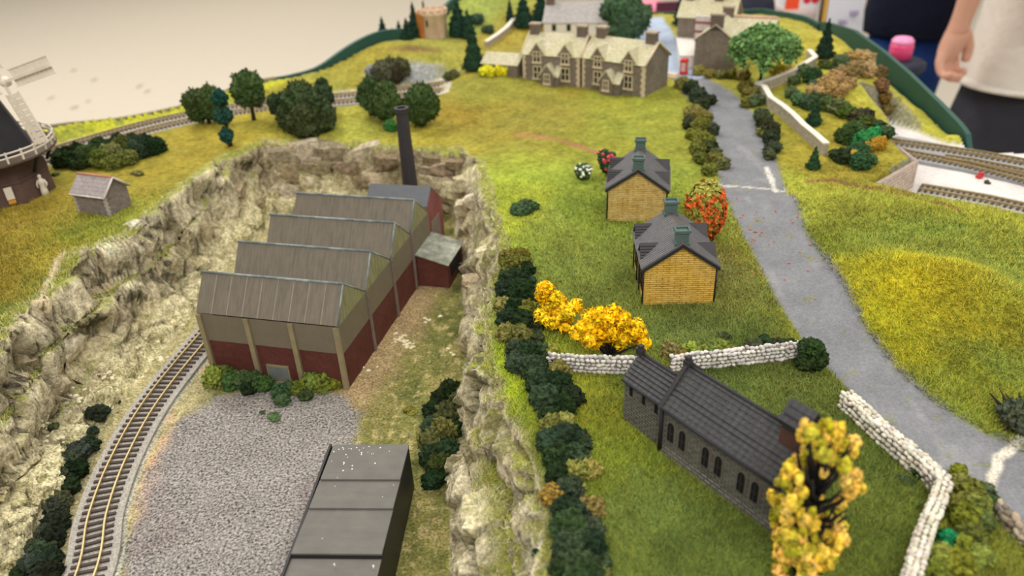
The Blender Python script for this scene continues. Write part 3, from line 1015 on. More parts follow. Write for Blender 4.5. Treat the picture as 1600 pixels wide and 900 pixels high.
FOAM = [foam(k) for k in range(6)]
FOAM_S = [foam(20 + k, 3, 0.38, 160, 0.11) for k in range(4)]
LEAFY = [foam(40 + k, 3, 0.34, 700, 0.10) for k in range(4)]
for me in FOAM + FOAM_S + LEAFY:
    me.materials.append(M_LEAF)


def jit(c, k=14):
    q = random.uniform(-k, k)
    return tuple(max(4, min(250, v + q + random.uniform(-k / 3, k / 3))) for v in c)


def clump(parent, loc, r, c, kind='foam', squash=1.0, name='foliage_clump'):
    """loc relative to the parent, in cm"""
    proto = random.choice({'foam': FOAM, 'small': FOAM_S, 'leafy': LEAFY}[kind])
    return link(name, proto, None, parent, loc=loc, rotz=random.uniform(0, 6.28), color=c,
                scale=(r * S * random.uniform(0.9, 1.1), r * S * random.uniform(0.9, 1.1), r * S * squash * random.uniform(0.9, 1.1)))


DKG, MDG, OLV, YLG, BRG = (40, 55, 32), (62, 82, 42), (104, 102, 44), (128, 128, 46), (110, 88, 44)


def px_cm(p):
    return (np.asarray(p, float) - np.array([0, 0, CAM_H])) @ FW / F_PX


def bush(label, px, py, wpx, c, n=5, cat='bush', name='bush', group=None, tall=0.8, kind='foam', c2=None):
    p = hit(px, py)
    R_ = wpx * px_cm(p) / 2
    t = thing(name, label, cat, (p[0], p[1], p[2] - 0.05), 0, group)
    for k in range(n):
        a = k * 2.4 + random.random()
        q = R_ * 0.55 * math.sqrt(k / max(1, n)) if n > 1 else 0
        r = R_ * random.uniform(0.5, 0.66) if n > 1 else R_
        clump(t, (q * math.cos(a), q * math.sin(a), r * tall * random.uniform(0.65, 1.15)), r, jit(c2 if (c2 and k % 3 == 2) else c), kind, tall)
    return t


def hedge(label, spots, name='hedge', cat='hedge', group=None):
    """one long planting of many clumps; spots are (px, py, width px, colour)"""
    p0 = hit(*spots[0][:2])
    t = thing(name, label, cat, (p0[0], p0[1], p0[2]), 0, group)
    for px, py, w, c in spots:
        p = hit(px, py)
        r = w * px_cm(p) / 2
        clump(t, (p[0] - p0[0], p[1] - p0[1], p[2] - p0[2] + r * 0.55), r, jit(c), 'foam' if w > 26 else 'small', random.uniform(0.75, 0.95))
    return t


# ------------------------------------------------------------------ railway tracks
M_RAIL = mat('brass_rail', (186, 166, 118), 0.4, 0.12, 200, 0.05, metal=0.55, spec=0.5)
M_SLEEPER = mat('dark_sleeper', (78, 68, 62), 0.8, 0.25, 300, 0.2)
M_SLEEPER_L = mat('weathered_sleeper', (96, 80, 58), 0.8, 0.25, 300, 0.2)
M_BALLAST = mat('grey_ballast', (176, 170, 160), 0.95, 0.45, 1100, 0.9, 0.0009)
M_BED = mat('grey_foam_bed', (150, 150, 150), 0.9, 0.12, 300, 0.2)


def resample(path, step):
    path = np.array(path, float)[:, :2]
    seg = np.r_[0, np.cumsum(np.hypot(*np.diff(path, axis=0).T))]
    s = np.arange(0, seg[-1], step)
    return np.stack([np.interp(s, seg, path[:, 0]), np.interp(s, seg, path[:, 1])], 1)


def offset(path, d):
    t = np.gradient(path, axis=0)
    t /= np.linalg.norm(t, axis=1)[:, None] + 1e-12
    return path + np.stack([-t[:, 1], t[:, 0]], 1) * d


SLEEPER_MESH = {}


def track(label, path, z, gauge=0.9, pitch=0.45, sl=1.75, sw=0.2, bed=2.6, bed_h=0.16, bed_m=None, single=True, sm=None, group=None):
    path = np.array(path, float)[:, :2]
    o = path[0]
    t = thing('railway_track', label, 'track', (o[0], o[1], z), 0, group)
    fine_ = resample(path, 0.5) - o
    if bed:
        obj('track_bed', MB().ribbon(fine_, bed, 0.0, bed_h), bed_m or M_BALLAST, t)
    for sgn in (1, -1):
        obj('rail', MB().ribbon(offset(fine_, sgn * gauge / 2), 0.085, bed_h + 0.10, bed_h + 0.25), M_RAIL, t)
    sp = resample(path, pitch) - o
    tg = np.gradient(sp, axis=0)
    sm = sm or M_SLEEPER
    key = (sl, sw, sm.name)
    if single:
        if key not in SLEEPER_MESH:
            me = MB().box(-sl / 2, sl / 2, -sw / 2, sw / 2, 0.0, 0.12).mesh('sleeper')
            me.materials.append(sm)
            SLEEPER_MESH[key] = me
        for (x, y), (tx, ty) in zip(sp, tg):
            link('sleeper', SLEEPER_MESH[key], None, t, loc=(x, y, bed_h - 0.005), rotz=math.atan2(ty, tx) - math.pi / 2 + random.uniform(-0.02, 0.02))
    else:
        m_ = MB()
        for (x, y), (tx, ty) in zip(sp, tg):
            n = math.hypot(tx, ty)
            u, w = np.array([-ty, tx]) / n * sl / 2, np.array([tx, ty]) / n * sw / 2
            c = np.array([x, y])
            q = [c - u - w, c + u - w, c + u + w, c - u + w]
            m_.hexa([(a[0], a[1], bed_h - 0.005) for a in q] + [(a[0], a[1], bed_h + 0.11) for a in q])
        tag(obj('sleepers', m_, sm, t), kind='stuff')
    return t


track('single brass-railed track curving past the quarry and gravel yard', TRACK, 0.06, pitch=0.47, sw=0.16, bed=2.5, bed_h=0.14)
bra = np.array(BACK_RAIL_A)
track('far grey double-line track behind the trees, the one at the layout edge', offset(bra, 1.3), 5.52, single=False, bed=2.4)
track('far grey double-line track behind the trees, the one nearer the quarry', offset(bra, -1.35), 5.52, single=False, bed=2.4)
zr = ZR + 0.02
A_ = [at(a, b, zr + 0.5)[:2] for a, b in ((1384, 214), (1400, 219), (1465, 228), (1532, 238), (1600, 250), (1680, 266))]
B_ = [at(a, b, zr + 0.5)[:2] for a, b in ((1386, 228), (1416, 236), (1470, 246), (1516, 255), (1600, 276), (1700, 303))]
D_ = [at(a, b, zr + 0.5)[:2] for a, b in ((1478, 244), (1520, 250), (1600, 266), (1700, 288))]
C_ = [at(a, b, zr + 0.3)[:2] for a, b in ((1440, 291), (1476, 297), (1540, 308), (1600, 321), (1700, 343))]
bed_ab = np.array([(np.array(a) + np.array(b)) / 2 for a, b in zip([A_[0], A_[2], A_[3], A_[4], A_[5]], [B_[0], B_[2], B_[3], B_[4], B_[5]])])
tag(obj('track_underlay', MB().ribbon(bed_ab, 5.6, zr - 0.02, zr + 0.28), M_BED), 'raised grey foam underlay beneath the two sidings leaving the tunnel', 'trackbed')
track('siding track beyond the others, running into the tunnel mouth', A_, zr + 0.28, bed=0, bed_h=0.0, sm=M_SLEEPER_L)
track('siding track along the front edge of the raised grey underlay', B_, zr + 0.28, bed=0, bed_h=0.0, sm=M_SLEEPER_L)
track('short siding track diverging between the two tunnel sidings', D_, zr + 0.28, bed=0, bed_h=0.02, sm=M_SLEEPER_L)
track('siding track on the bare board beside the grass bank', C_, zr, bed=2.6, bed_h=0.12, sm=M_SLEEPER)
p = at(1530, 278, zr)
t = thing('red_brick_load', 'tiny red block lying on the bare grey board by the sidings', 'block', (p[0], p[1], zr), 0.5)
obj('block', MB().box(-.25, .25, -.2, .2, 0, .3).box(-.12, .3, -.15, .1, .3, .5), mat('red_plastic', (200, 60, 62), 0.5), t)
p = at(1544, 287, zr)
bush('dark scrap of foam lying on the bare grey board', 1544, 287, 12, (70, 76, 58), 2, 'scrap', 'foam_scrap', kind='small')

# ------------------------------------------------------------------ factory with saw-tooth roof
M_BRICK = mat_course('red_painted_brick', (88, 44, 36), (78, 42, 36), 0.5, 0.16, 0.75, 0.06, 0.08, bdist=0.0001, strength=0.25, stain=((104, 62, 56), 40, 0.4))
M_BRICKP = mat('faded_red_brick', (140, 84, 80), 0.8, 0.12, 200, 0.2, stain=((112, 60, 56), 50))
M_CLAD = mat('grey_brown_cladding', (118, 108, 88), 0.6, 0.07, 120, 0.05, streak=(8, 8, 1), stain=((112, 106, 90), 90))
M_CLADG = mat('greenish_cladding', (146, 144, 104), 0.6, 0.07, 120, 0.05, streak=(1, 6, 1), stain=((118, 118, 84), 70))
M_SHEET = mat('weathered_roof_sheet', (116, 106, 90), 0.5, 0.06, 150, 0.05, streak=(9, 1, 1), stain=((98, 92, 80), 60), spec=0.45)
M_EDGE = mat('lead_flashing', (104, 112, 112), 0.5, 0.2, 200, 0.1, stain=((150, 156, 152), 90))
M_PIL = mat('buff_pilaster', (142, 130, 98), 0.7, 0.1, 150, 0.1)
M_DARK = mat('black_gap', (26, 22, 22), 0.8, 0.1, 100, 0)
M_SEAM = mat('pale_sheet_seam', (142, 134, 118), 0.6, 0.1, 200, 0)
M_DOOR = mat('grey_roller_door', (112, 116, 112), 0.6, 0.12, 150, 0.1)

FA = math.atan2(-0.255, 0.967)
fac = thing('factory', 'red brick and grey clad factory with four saw-tooth roofs in the quarry', 'factory', (-20.3, 42.5, 0), FA)
W, EV, BR = 9.8, 4.75, 2.7
BAY = [0.0, 4.4, 8.9, 13.0, 17.1]
RB, RH = 1.5, 6.95
m_ = MB().box(0, W, 0, 17.1, -0.3, BR)
obj('brick_wall', m_, M_BRICK, fac)
m_ = MB().box(-0.03, W + 0.03, -0.03, 17.13, BR, EV)
obj('cladding_wall', m_, M_CLAD, fac)
for i in range(4):
    y0, y1 = BAY[i], BAY[i + 1]
    for xa, xb in ((0.0, 0.06), (W - 0.06, W + 0.04)):
        obj('gable', MB().prism([(y0 + 0.08, EV - 0.02), (y0 + RB, RH - 0.08), (y1 - 0.06, EV - 0.02)], 'x', xa, xb), M_CLADG, fac)
    for k in range(9):                                                    # the sheets of the front slope, one by one
        xa, xb = k * W / 9, (k + 1) * W / 9
        lift = 0.10 if i == 0 and 0.8 < xb and xa < 9.9 else 0.0
        obj('roof_sheet', MB().slab((xa + 0.004, y0 - 0.12, EV + lift), (xb - 0.004, y0 - 0.12, EV + lift), (xb - 0.004, y0 + RB, RH), (xa + 0.004, y0 + RB, RH), 0.07), M_SHEET, fac)
    if i == 0:
        sm_ = MB()
        for k in range(1, 9):
            x = k * W / 9
            sm_.slab((x - 0.03, y0 - 0.125, EV + 0.105), (x + 0.03, y0 - 0.125, EV + 0.105), (x + 0.03, y0 + RB, RH + 0.01), (x - 0.03, y0 + RB, RH + 0.01), 0.03)
        obj('sheet_seams', sm_, M_SEAM, fac)
        obj('eaves_gap', MB().box(1.2, W - 0.15, -0.05, 0.1, EV - 0.02, EV + 0.08), M_DARK, fac)
    obj('north_light', MB().slab((0.02, y1 - 0.02, EV), (0.02, y0 + RB, RH), (W, y0 + RB, RH), (W, y1 - 0.02, EV), 0.06), mat('dull_roof_glazing', (120, 126, 122), 0.3, 0.05, 80, 0), fac)
    obj('ridge_flashing', MB().tube([(-0.05, y0 + RB, RH), (W + 0.06, y0 + RB, RH)], 0.09, 6), M_EDGE, fac)
    obj('verge_flashing', MB().tube([(W + 0.03, y0 - 0.1, EV + 0.03), (W + 0.03, y0 + RB, RH)], 0.07, 6).tube([(W + 0.03, y0 + RB, RH), (W + 0.03, y1 - 0.1, EV + 0.06)], 0.055, 6), M_EDGE, fac)
for x in (0.12, 3.5, 6.6, W - 0.12):
    obj('pilaster', MB().box(x - 0.17, x + 0.17, -0.2, 0.02, -0.3, EV - 0.04), M_PIL, fac)
for y in (4.4, 8.9, 13.0):
    obj('downpipe', MB().box(W, W + 0.14, y - 0.1, y + 0.1, -0.3, EV), mat('grey_downpipe', (120, 108, 100), 0.6), fac)
df = MB()
for a in ((4.15, 5.75, 1.12, 1.25), (4.15, 4.24, 0.0, 1.2), (5.66, 5.75, 0.0, 1.2)):
    df.box(a[0], a[1], -0.1, 0.05, a[2], a[3])
d_ = obj('roller_door', MB().box(4.24, 5.66, -0.07, 0.05, 0, 1.14), M_DOOR, fac)
obj('door_frame', df, M_PIL, d_)
sl = MB()
for k in range(7):
    sl.box(4.26, 5.64, -0.1, -0.06, 0.04 + k * 0.155, 0.13 + k * 0.155)
obj('door_slats', sl, M_DOOR, d_)
# lower rear range, its gable and the little lean-to
M_SLG = mat('blue_grey_slate', (96, 98, 102), 0.55, 0.1, 200, 0.1)
r0, r1, rx = 17.12, 20.6, 4.6
obj('rear_wall', MB().prism([(r0, -0.3), (r1, -0.3), (r1, 4.5), (r0 + 1.35, 6.25), (r0, 5.2)], 'x', rx, W), M_BRICKP, fac)
obj('rear_roof', MB().slab((rx - 0.1, r0 - 0.05, 5.2), (W - 0.02, r0 - 0.05, 5.2), (W - 0.02, r0 + 1.35, 6.4), (rx - 0.1, r0 + 1.35, 6.4), 0.08)
    .slab((W - 0.02, r1 + 0.1, 4.5), (rx - 0.1, r1 + 0.1, 4.5), (rx - 0.1, r0 + 1.35, 6.4), (W - 0.02, r0 + 1.35, 6.4), 0.08), M_SLG, fac)
obj('rear_hatch', MB().box(W, W + 0.05, r0 + 0.5, r0 + 2.5, 1.6, 3.6), mat('grey_hatch', (128, 116, 104), 0.7), fac)
ax0, ax1, ay0, ay1 = W + 0.01, W + 2.55, 13.5, 17.4
obj('lean_to_wall', MB().prism([(ax0, -0.3), (ax1, -0.3), (ax1, 2.05), (ax0, 2.75)], 'y', ay0, ay1), M_BRICK, fac)
obj('lean_to_roof', MB().slab((ax0, ay0 - 0.12, 2.83), (ax1 + 0.15, ay0 - 0.12, 2.1), (ax1 + 0.15, ay1 + 0.1, 2.1), (ax0, ay1 + 0.1, 2.83), 0.09), mat('lichened_felt_roof', (126, 128, 114), 0.6, 0.15, 120, 0.15, stain=((176, 178, 164), 110)), fac)
obj('lean_to_opening', MB().box(ax1, ax1 + 0.04, ay0 + 0.6, ay1 - 0.6, 0.7, 1.75), M_DARK, fac)
M_STACK = mat('sooty_chimney', (58, 54, 56), 0.6, 0.12, 250, 0.15)
cx, cy = -8.62, 64.0
ct = zfor(cx, cy, 168)
ch = thing('factory_chimney', 'tall tapering dark octagonal chimney stack behind the factory', 'chimney', (cx, cy, 0), 0)
obj('shaft', MB().lathe([(0.86, -0.3), (0.8, 1.0), (0.74, 1.05), (0.52, ct - 0.5)], 8, smooth=False), M_STACK, ch)
obj('cap', MB().lathe([(0.52, ct - 0.5), (0.6, ct - 0.42), (0.6, ct - 0.2), (0.66, ct - 0.15), (0.66, ct), (0.4, ct), (0.38, ct - 0.3)], 8, smooth=False), M_STACK, ch)

# ------------------------------------------------------------------ dark flat-roofed goods shed in front
M_BLACKR = mat('dark_grey_felt_roof', (104, 101, 94), 0.6, 0.1, 120, 0.12, 0.0004, streak=(1, 5, 1), stain=((98, 95, 90), 45))
M_BLACKW = mat('black_shed_wall', (34, 33, 34), 0.5, 0.1, 150, 0.05)
gs = thing('goods_shed', 'long black goods shed with overlapping grey roof sheets at the yard edge', 'shed', (-9.8, 31.1, 0), math.radians(-4.0))
# local y runs towards the viewer (negative)
obj('shed_wall', MB().box(0, 4.0, -19, 0, -0.2, 2.9), M_BLACKW, gs)
ends = [0.06, -2.55, -4.45, -7.15, -10.2, -13.4, -16.4, -19.1]
for k in range(len(ends) - 1):
    a, b = ends[k], ends[k + 1]
    za = 3.02 if k < 3 else 2.92
    dx = -0.05 * min(k, 3)
    obj('roof_sheet', MB().slab((0.02 + dx, b - 0.05, za + 0.1), (4.02 + dx * 0.2, b - 0.05, za + 0.1), (4.02 + dx * 0.2, a, za), (0.02 + dx, a, za), 0.1), M_BLACKR, gs)
obj('verge_board', MB().box(-0.2, -0.08, -19.1, 0.05, 2.6, 3.08), M_BLACKW, gs)
obj('eaves_joint', MB().box(-0.15, 4.0, ends[3] - 0.16, ends[3] - 0.02, 2.9, 3.0), M_DARK, gs)
fk = MB()
for k in range(34):
    x, y = abs(random.gauss(0.0, 1.1)) + 0.15, -abs(random.gauss(0.2, 0.9)) - 0.1
    if k < 8:
        x, y = random.uniform(0.2, 3.8), -random.uniform(0.5, 8)
    if x < 3.9:
        r = random.uniform(0.02, 0.045)
        zz_ = 3.02 + 0.1 * (1 if y < -7.2 else min(1, -y / 2.6 % 1)) + 0.02
        fk.prism([(x + r * math.cos(q), y + r * math.sin(q)) for q in (0, 1.2, 2.5, 3.9, 5.1)], 'z', zz_ - 0.1, zz_ + 0.02)
tag(obj('white_flecks', fk, mat('white_fleck', (240, 238, 230), 0.8, 0.02, 50, 0), gs), 'scattered white flecks', kind='stuff')

# ------------------------------------------------------------------ yellow stone cottages
M_RIB = mat_course('dark_ribbed_slate', (104, 103, 104), (58, 57, 60), 40, 0.21, 0.55, 0.05, 0.22, axis='ribs', bdist=0.0004)
M_SLATS = mat('dark_dormer_slate', (66, 62, 64), 0.6, 0.1, 200, 0.1)
M_VERGE = mat('black_bargeboard', (42, 42, 46), 0.6, 0.1, 100, 0)
M_POT = mat('grey_green_chimney', (84, 104, 98), 0.6, 0.12, 200, 0.15)
M_FRAMED = mat('brown_frame', (58, 42, 30), 0.6, 0.1, 100, 0)
M_GLASS = mat('dark_window_glass', (28, 32, 36), 0.15, 0.05, 50, 0, spec=0.6)
M_RIDGE = mat('rusty_ridge', (112, 88, 84), 0.6, 0.15, 200, 0.1)


def cottage(label, loc, rz, wall_m, L, W=4.05, E=2.5, A=3.9):
    t = thing('cottage', label, 'cottage', loc, rz, None)
    c = W / 2
    obj('wall', MB().prism([(0, -0.3), (W, -0.3), (W, E), (c, A - 0.06), (0, E)], 'y', 0, L), wall_m, t)
    sl_ = (A - E) / c
    e = 0.22
    for sx in (-1, 1):
        xe = c + sx * (c + e)
        ze = E - sl_ * e
        a, b = (xe, -0.12, ze + 0.1), (xe, L + 0.12, ze + 0.1)
        r0_, r1_ = (c, -0.12, A + 0.1), (c, L + 0.12, A + 0.1)
        q = (a, r0_, r1_, b) if sx < 0 else (r0_, a, b, r1_)
        obj('roof_slope', MB().slab(*(q[::-1]), 0.1), M_RIB, t)
        obj('bargeboard', MB().slab((xe, -0.16, ze - 0.08), (c, -0.16, A - 0.06), (c, -0.16, A + 0.14), (xe, -0.16, ze + 0.12), -0.08), M_VERGE, t)
        for yd in (1.45, 4.1 * L / 4.7):
            d = MB()
            xo = 0.0 if sx < 0 else W
            xin = c - 0.2 * -sx * 0 + sx * 0.55
            hw, dz, de = 0.62, 3.32, 2.62
            X = lambda v: v
            dm = obj('dormer', MB().prism([(yd - hw + 0.12, E - 0.35), (yd + hw - 0.12, E - 0.35), (yd + hw - 0.12, de), (yd, dz - 0.1), (yd - hw + 0.12, de)], 'x', min(xo, xin), max(xo, xin)), wall_m, t)
            xf = xo + sx * 0.18
            for sy in (-1, 1):
                p0, p1 = (xf, yd + sy * (hw + 0.05), de - 0.1), (xin, yd + sy * (hw + 0.05), de - 0.1)
                p2, p3 = (xin, yd, dz), (xf, yd, dz)
                obj('dormer_slope', MB().slab(p0, p1, p2, p3, 0.08).slab(p0, p1, p2, p3, -0.02), M_SLATS, dm)
                bt = MB()
                for k in range(1, 6):
                    f0 = k / 6
                    yy_, zz_ = yd + sy * (hw + 0.05) * (1 - f0), de - 0.1 + (dz - de + 0.1) * f0
                    bt.box(min(xf, xin), max(xf, xin), yy_ - 0.02, yy_ + 0.02, zz_ - 0.02, zz_ + 0.05)
                obj('slate_battens', bt, M_VERGE, dm)
            xw = xo + sx * 0.02
            w_ = obj('dormer_window', MB().box(min(xo, xw), max(xo, xw), yd - 0.32, yd + 0.32, E - 0.3, E + 0.28), M_GLASS, dm)
    obj('ridge', MB().tube([(c, -0.14, A + 0.1), (c, L + 0.14, A + 0.1)], 0.09, 6), M_RIDGE, t)
    for yc in (0.34, L - 0.34):
        s_ = obj('chimney_stack', MB().box(c - 0.36, c + 0.36, yc - 0.28, yc + 0.28, A - 0.35, A + 0.78).box(c - 0.44, c + 0.44, yc - 0.36, yc + 0.36, A + 0.0, A + 0.12), M_POT, t)
        obj('chimney_rim', MB().box(c - 0.44, c + 0.44, yc - 0.36, yc - 0.26, A + 0.74, A + 0.9).box(c - 0.44, c + 0.44, yc + 0.26, yc + 0.36, A + 0.74, A + 0.9).box(c - 0.44, c - 0.34, yc - 0.26, yc + 0.26, A + 0.74, A + 0.9).box(c + 0.34, c + 0.44, yc - 0.26, yc + 0.26, A + 0.74, A + 0.9), M_POT, s_)
    for x, sx in ((0, -1), (W, 1)):
        for yw in (1.0, L - 1.0):
            w_ = obj('window', MB().box(x - 0.03 * (sx < 0), x + 0.03 * (sx > 0), yw - 0.42, yw + 0.42, 0.7, 1.75), M_GLASS, t)
            f_ = MB()
            for a in ((yw - 0.46, yw - 0.38, 0.66, 1.79), (yw + 0.38, yw + 0.46, 0.66, 1.79), (yw - 0.03, yw + 0.03, 0.66, 1.79), (yw - 0.46, yw + 0.46, 0.64, 0.72), (yw - 0.46, yw + 0.46, 1.72, 1.8), (yw - 0.46, yw + 0.46, 1.2, 1.26)):
                f_.box(x - 0.07 * (sx < 0), x + 0.07 * (sx > 0), *a)
            obj('window_frame', f_, M_FRAMED, w_)
        d_ = obj('front_door', MB().box(x - 0.05 * (sx < 0), x + 0.05 * (sx > 0), L / 2 - 0.35, L / 2 + 0.35, 0.0, 1.6), M_FRAMED, t)
        for y in (0.06, L / 2 - 0.6, L / 2 + 0.6, L - 0.06):
            obj('downpipe', MB().tube([(x + sx * 0.08, y, 0), (x + sx * 0.08, y, E - 0.15)], 0.05, 6), M_VERGE, t)
    return t


M_YEL = mat_course('yellow_rubble_stone', (222, 178, 78), (166, 118, 44), 0.7, 0.14, 0.8, 0.13, 0.16, bdist=0.0006, stain=((232, 196, 104), 130, 0.55), strength=0.9)
M_BUFS = mat_course('buff_rubble_stone', (206, 172, 96), (150, 118, 58), 0.7, 0.14, 0.8, 0.13, 0.16, bdist=0.0006, stain=((226, 200, 136), 130, 0.6), strength=0.9)
cottage('bright yellow stone cottage with black dormer roof, nearer the stone wall', (7.75, 38.8, 6.0), math.atan2(-0.2, 4.2), M_YEL, 4.7)
cottage('paler buff stone cottage with black dormer roof, beyond the bright yellow one', (7.2, 50.7, 6.0), math.atan2(-0.85, 4.1), M_BUFS, 4.5)

# ------------------------------------------------------------------ church
M_CHW = mat_course('dark_grey_church_brick', (122, 120, 110), (62, 60, 55), 0.36, 0.15, 0.85, 0.18, 0.2, bdist=0.0004, stain=((118, 112, 104), 45, 0.6), strength=0.9)
M_CHD = mat('dark_church_stone', (56, 54, 55), 0.7, 0.15, 250, 0.2)
M_CHS = mat_course('church_slate', (64, 65, 66), (58, 58, 60), 0.3, 5.0, 0.6, 0.12, 0.02, off=0.0, axis='roofx', bdist=0.0002, strength=0.4)
M_SURR = mat('window_surround', (112, 106, 96), 0.8, 0.12, 250, 0.15)
chx, chy = np.array([0.565, -0.825]), None
chu = thing('church', 'small grey stone church with dark slate roof and lancet windows', 'church', (5.0, 28.5, 6.0), math.atan2(-0.825, 0.565))


def gable_roof(parent, x0, x1, y0, y1, ze, zr_, n, e=0.14):
    """courses of slate on both slopes, ridge along x"""
    yc = (y0 + y1) / 2
    hw = (y1 - y0) / 2 + e
    drop = (zr_ - ze) * e / ((y1 - y0) / 2)
    for s in (-1, 1):
        for k in range(n):
            f0, f1 = k / n, (k + 1) / n
            ya, yb = yc + s * hw * (1 - f0), yc + s * hw * (1 - f1)
            za, zb = ze - drop + (zr_ - ze + drop) * f0, ze - drop + (zr_ - ze + drop) * f1
            q = ((x0, ya, za + 0.12), (x1, ya, za + 0.12), (x1, yb, zb + 0.04), (x0, yb, zb + 0.04))
            q = q if s < 0 else q[::-1]
            obj('slate_course', MB().slab(*q, 0.08), M_CHS, parent)
    obj('ridge', MB().tube([(x0, yc, zr_ + 0.06), (x1, yc, zr_ + 0.06)], 0.08, 6), M_CHD, parent)


NW, CW = 2.75, 1.95
cz_, nz_ = 2.5, 2.55
obj('chancel_wall', MB().prism([(0, -0.3), (CW, -0.3), (CW, cz_), (CW / 2, 3.4), (0, cz_)], 'x', 0, 2.6), M_CHW, chu)
obj('nave_wall', MB().prism([(-0.12, -0.3), (NW, -0.3), (NW, nz_), (NW / 2 - 0.06, 4.0), (-0.12, nz_)], 'x', 2.55, 8.75), M_CHW, chu)
gable_roof(chu, -0.08, 2.55, 0, CW, cz_, 3.4, 7)
gable_roof(chu, 2.5, 8.85, -0.12, NW, nz_, 4.0, 9)
for x, y, z in ((-0.02, CW / 2, 3.45), (2.52, NW / 2 - 0.06, 4.05)):
    obj('finial', MB().box(x - 0.16, x + 0.16, y - 0.16, y + 0.16, z - 0.1, z + 0.22).box(x - 0.11, x + 0.11, y - 0.11, y + 0.11, z + 0.22, z + 0.42), M_CHD, chu)
cp = MB()
for sy in (-1, 1):
    cp.slab((2.42, NW / 2 - 0.06 + sy * (NW / 2 + 0.22), nz_ - 0.1), (2.62, NW / 2 - 0.06 + sy * (NW / 2 + 0.22), nz_ - 0.1), (2.62, NW / 2 - 0.06, 4.18), (2.42, NW / 2 - 0.06, 4.18), 0.12)
    cp.slab((2.42, NW / 2 - 0.06 + sy * (NW / 2 + 0.22), nz_ - 0.1), (2.62, NW / 2 - 0.06 + sy * (NW / 2 + 0.22), nz_ - 0.1), (2.62, NW / 2 - 0.06, 4.18), (2.42, NW / 2 - 0.06, 4.18), -0.04)
obj('gable_coping', cp, M_CHD, chu)
obj('gutter', MB().tube([(2.6, -0.3, nz_ - 0.05), (8.8, -0.3, nz_ - 0.05)], 0.08, 6).tube([(0.0, -0.17, cz_ - 0.05), (2.45, -0.17, cz_ - 0.05)], 0.07, 6), M_VERGE, chu)
obj('downpipe', MB().tube([(2.6, -0.22, nz_ - 0.05), (2.6, -0.22, -0.1)], 0.09, 6), M_VERGE, chu)
# battered plinth
obj('plinth', MB().prism([(-0.32, -0.2), (-0.12, -0.2), (-0.12, 0.42)], 'x', 2.7, 8.75), M_CHW, chu)
for x in (0.46, 1.27, 2.05):
    w_ = obj('slit_window', MB().box(x - 0.09, x + 0.09, -0.03, 0.05, 1.7, 2.3), M_DARK, chu)
    obj('sill', MB().box(x - 0.14, x + 0.14, -0.07, 0.02, 1.62, 1.7), M_SURR, w_)


def lancet(x, z0, z1, hw):
    arc = [(x - hw, z0), (x + hw, z0), (x + hw, z1 - hw * 1.3)]
    for k in range(1, 6):
        a = math.pi / 2 * k / 5
        arc.append((x + hw * math.cos(a), z1 - hw * 1.3 + hw * 1.3 * math.sin(a)))
    for k in range(1, 5):
        a = math.pi / 2 * (1 + k / 5)
        arc.append((x + hw * math.cos(a), z1 - hw * 1.3 + hw * 1.3 * math.sin(a)))
    arc.append((x - hw, z1 - hw * 1.3))
    return arc


for x in (3.15, 3.82, 5.13, 5.82, 7.0, 7.68):
    s_ = obj('lancet_window', MB().prism(lancet(x, 0.92, 1.92, 0.17), 'y', -0.2, 0.0), M_DARK, chu)
    obj('window_surround', MB().prism(lancet(x, 0.84, 2.02, 0.27), 'y', -0.165, 0.0), M_SURR, s_)
    gl = MB()
    gl.box(x - 0.02, x + 0.02, -0.215, -0.2, 0.95, 1.88)
    gl.box(x - 0.16, x + 0.16, -0.215, -0.2, 1.38, 1.42)
    obj('glazing_bars', gl, M_CHD, s_)
bx0, bx1, byc = 7.75, 8.7, NW / 2 - 0.06
be = obj('belfry', MB().box(bx0, bx1, byc - 0.5, byc + 0.5, 3.4, 4.9), M_CHD, chu)
obj('belfry_base', MB().box(bx0 - 0.02, bx1 + 0.02, byc - 0.52, byc + 0.52, 3.4, 4.25), mat('brown_brick_base', (92, 64, 56), 0.8, 0.15, 200, 0.2), be)
obj('bell_opening', MB().box(bx1 - 0.05, bx1 + 0.02, byc - 0.25, byc + 0.25, 4.4, 4.95), M_DARK, be)
for s in (-1, 1):
    q = [(bx0 - 0.12, byc + s * 0.68, 4.72), (bx1 + 0.12, byc + s * 0.68, 4.72), (bx1 + 0.12, byc, 5.42), (bx0 - 0.12, byc, 5.42)]
    for k in range(3):
        f0, f1 = k / 3, (k + 1) / 3
        a = [tuple(np.array(q[0]) + (np.array(q[3]) - np.array(q[0])) * f0), tuple(np.array(q[1]) + (np.array(q[2]) - np.array(q[1])) * f0),
             tuple(np.array(q[1]) + (np.array(q[2]) - np.array(q[1])) * f1 - np.array([0, 0, 0.05])), tuple(np.array(q[0]) + (np.array(q[3]) - np.array(q[0])) * f1 - np.array([0, 0, 0.05]))]
        obj('belfry_slate', MB().slab(*(a if s < 0 else a[::-1]), 0.09), M_CHS, be)
obj('belfry_gable', MB().prism([(byc - 0.5, 4.85), (byc + 0.5, 4.85), (byc, 5.36)], 'x', bx0, bx1), M_CHD, be)

# ------------------------------------------------------------------ grey stone terrace houses of the village
M_GST = mat_course('grey_village_stone', (136, 125, 111), (112, 102, 92), 0.4, 0.16, 0.85, 0.10, 0.1, bdist=0.0002, strength=0.4, stain=((108, 96, 84), 60, 0.6))
M_MOSS = mat_course('mossy_slate', (200, 192, 164), (172, 164, 138), 0.35, 0.22, 0.8, 0.10, 0.08, axis='roofx', bdist=0.0003, stain=((188, 182, 138), 70, 0.7), strength=0.5)
M_CREAM = mat('cream_dressing', (214, 196, 166), 0.8, 0.08, 150, 0.05)
M_STK = mat('brown_stack', (112, 98, 88), 0.8, 0.15, 200, 0.2)


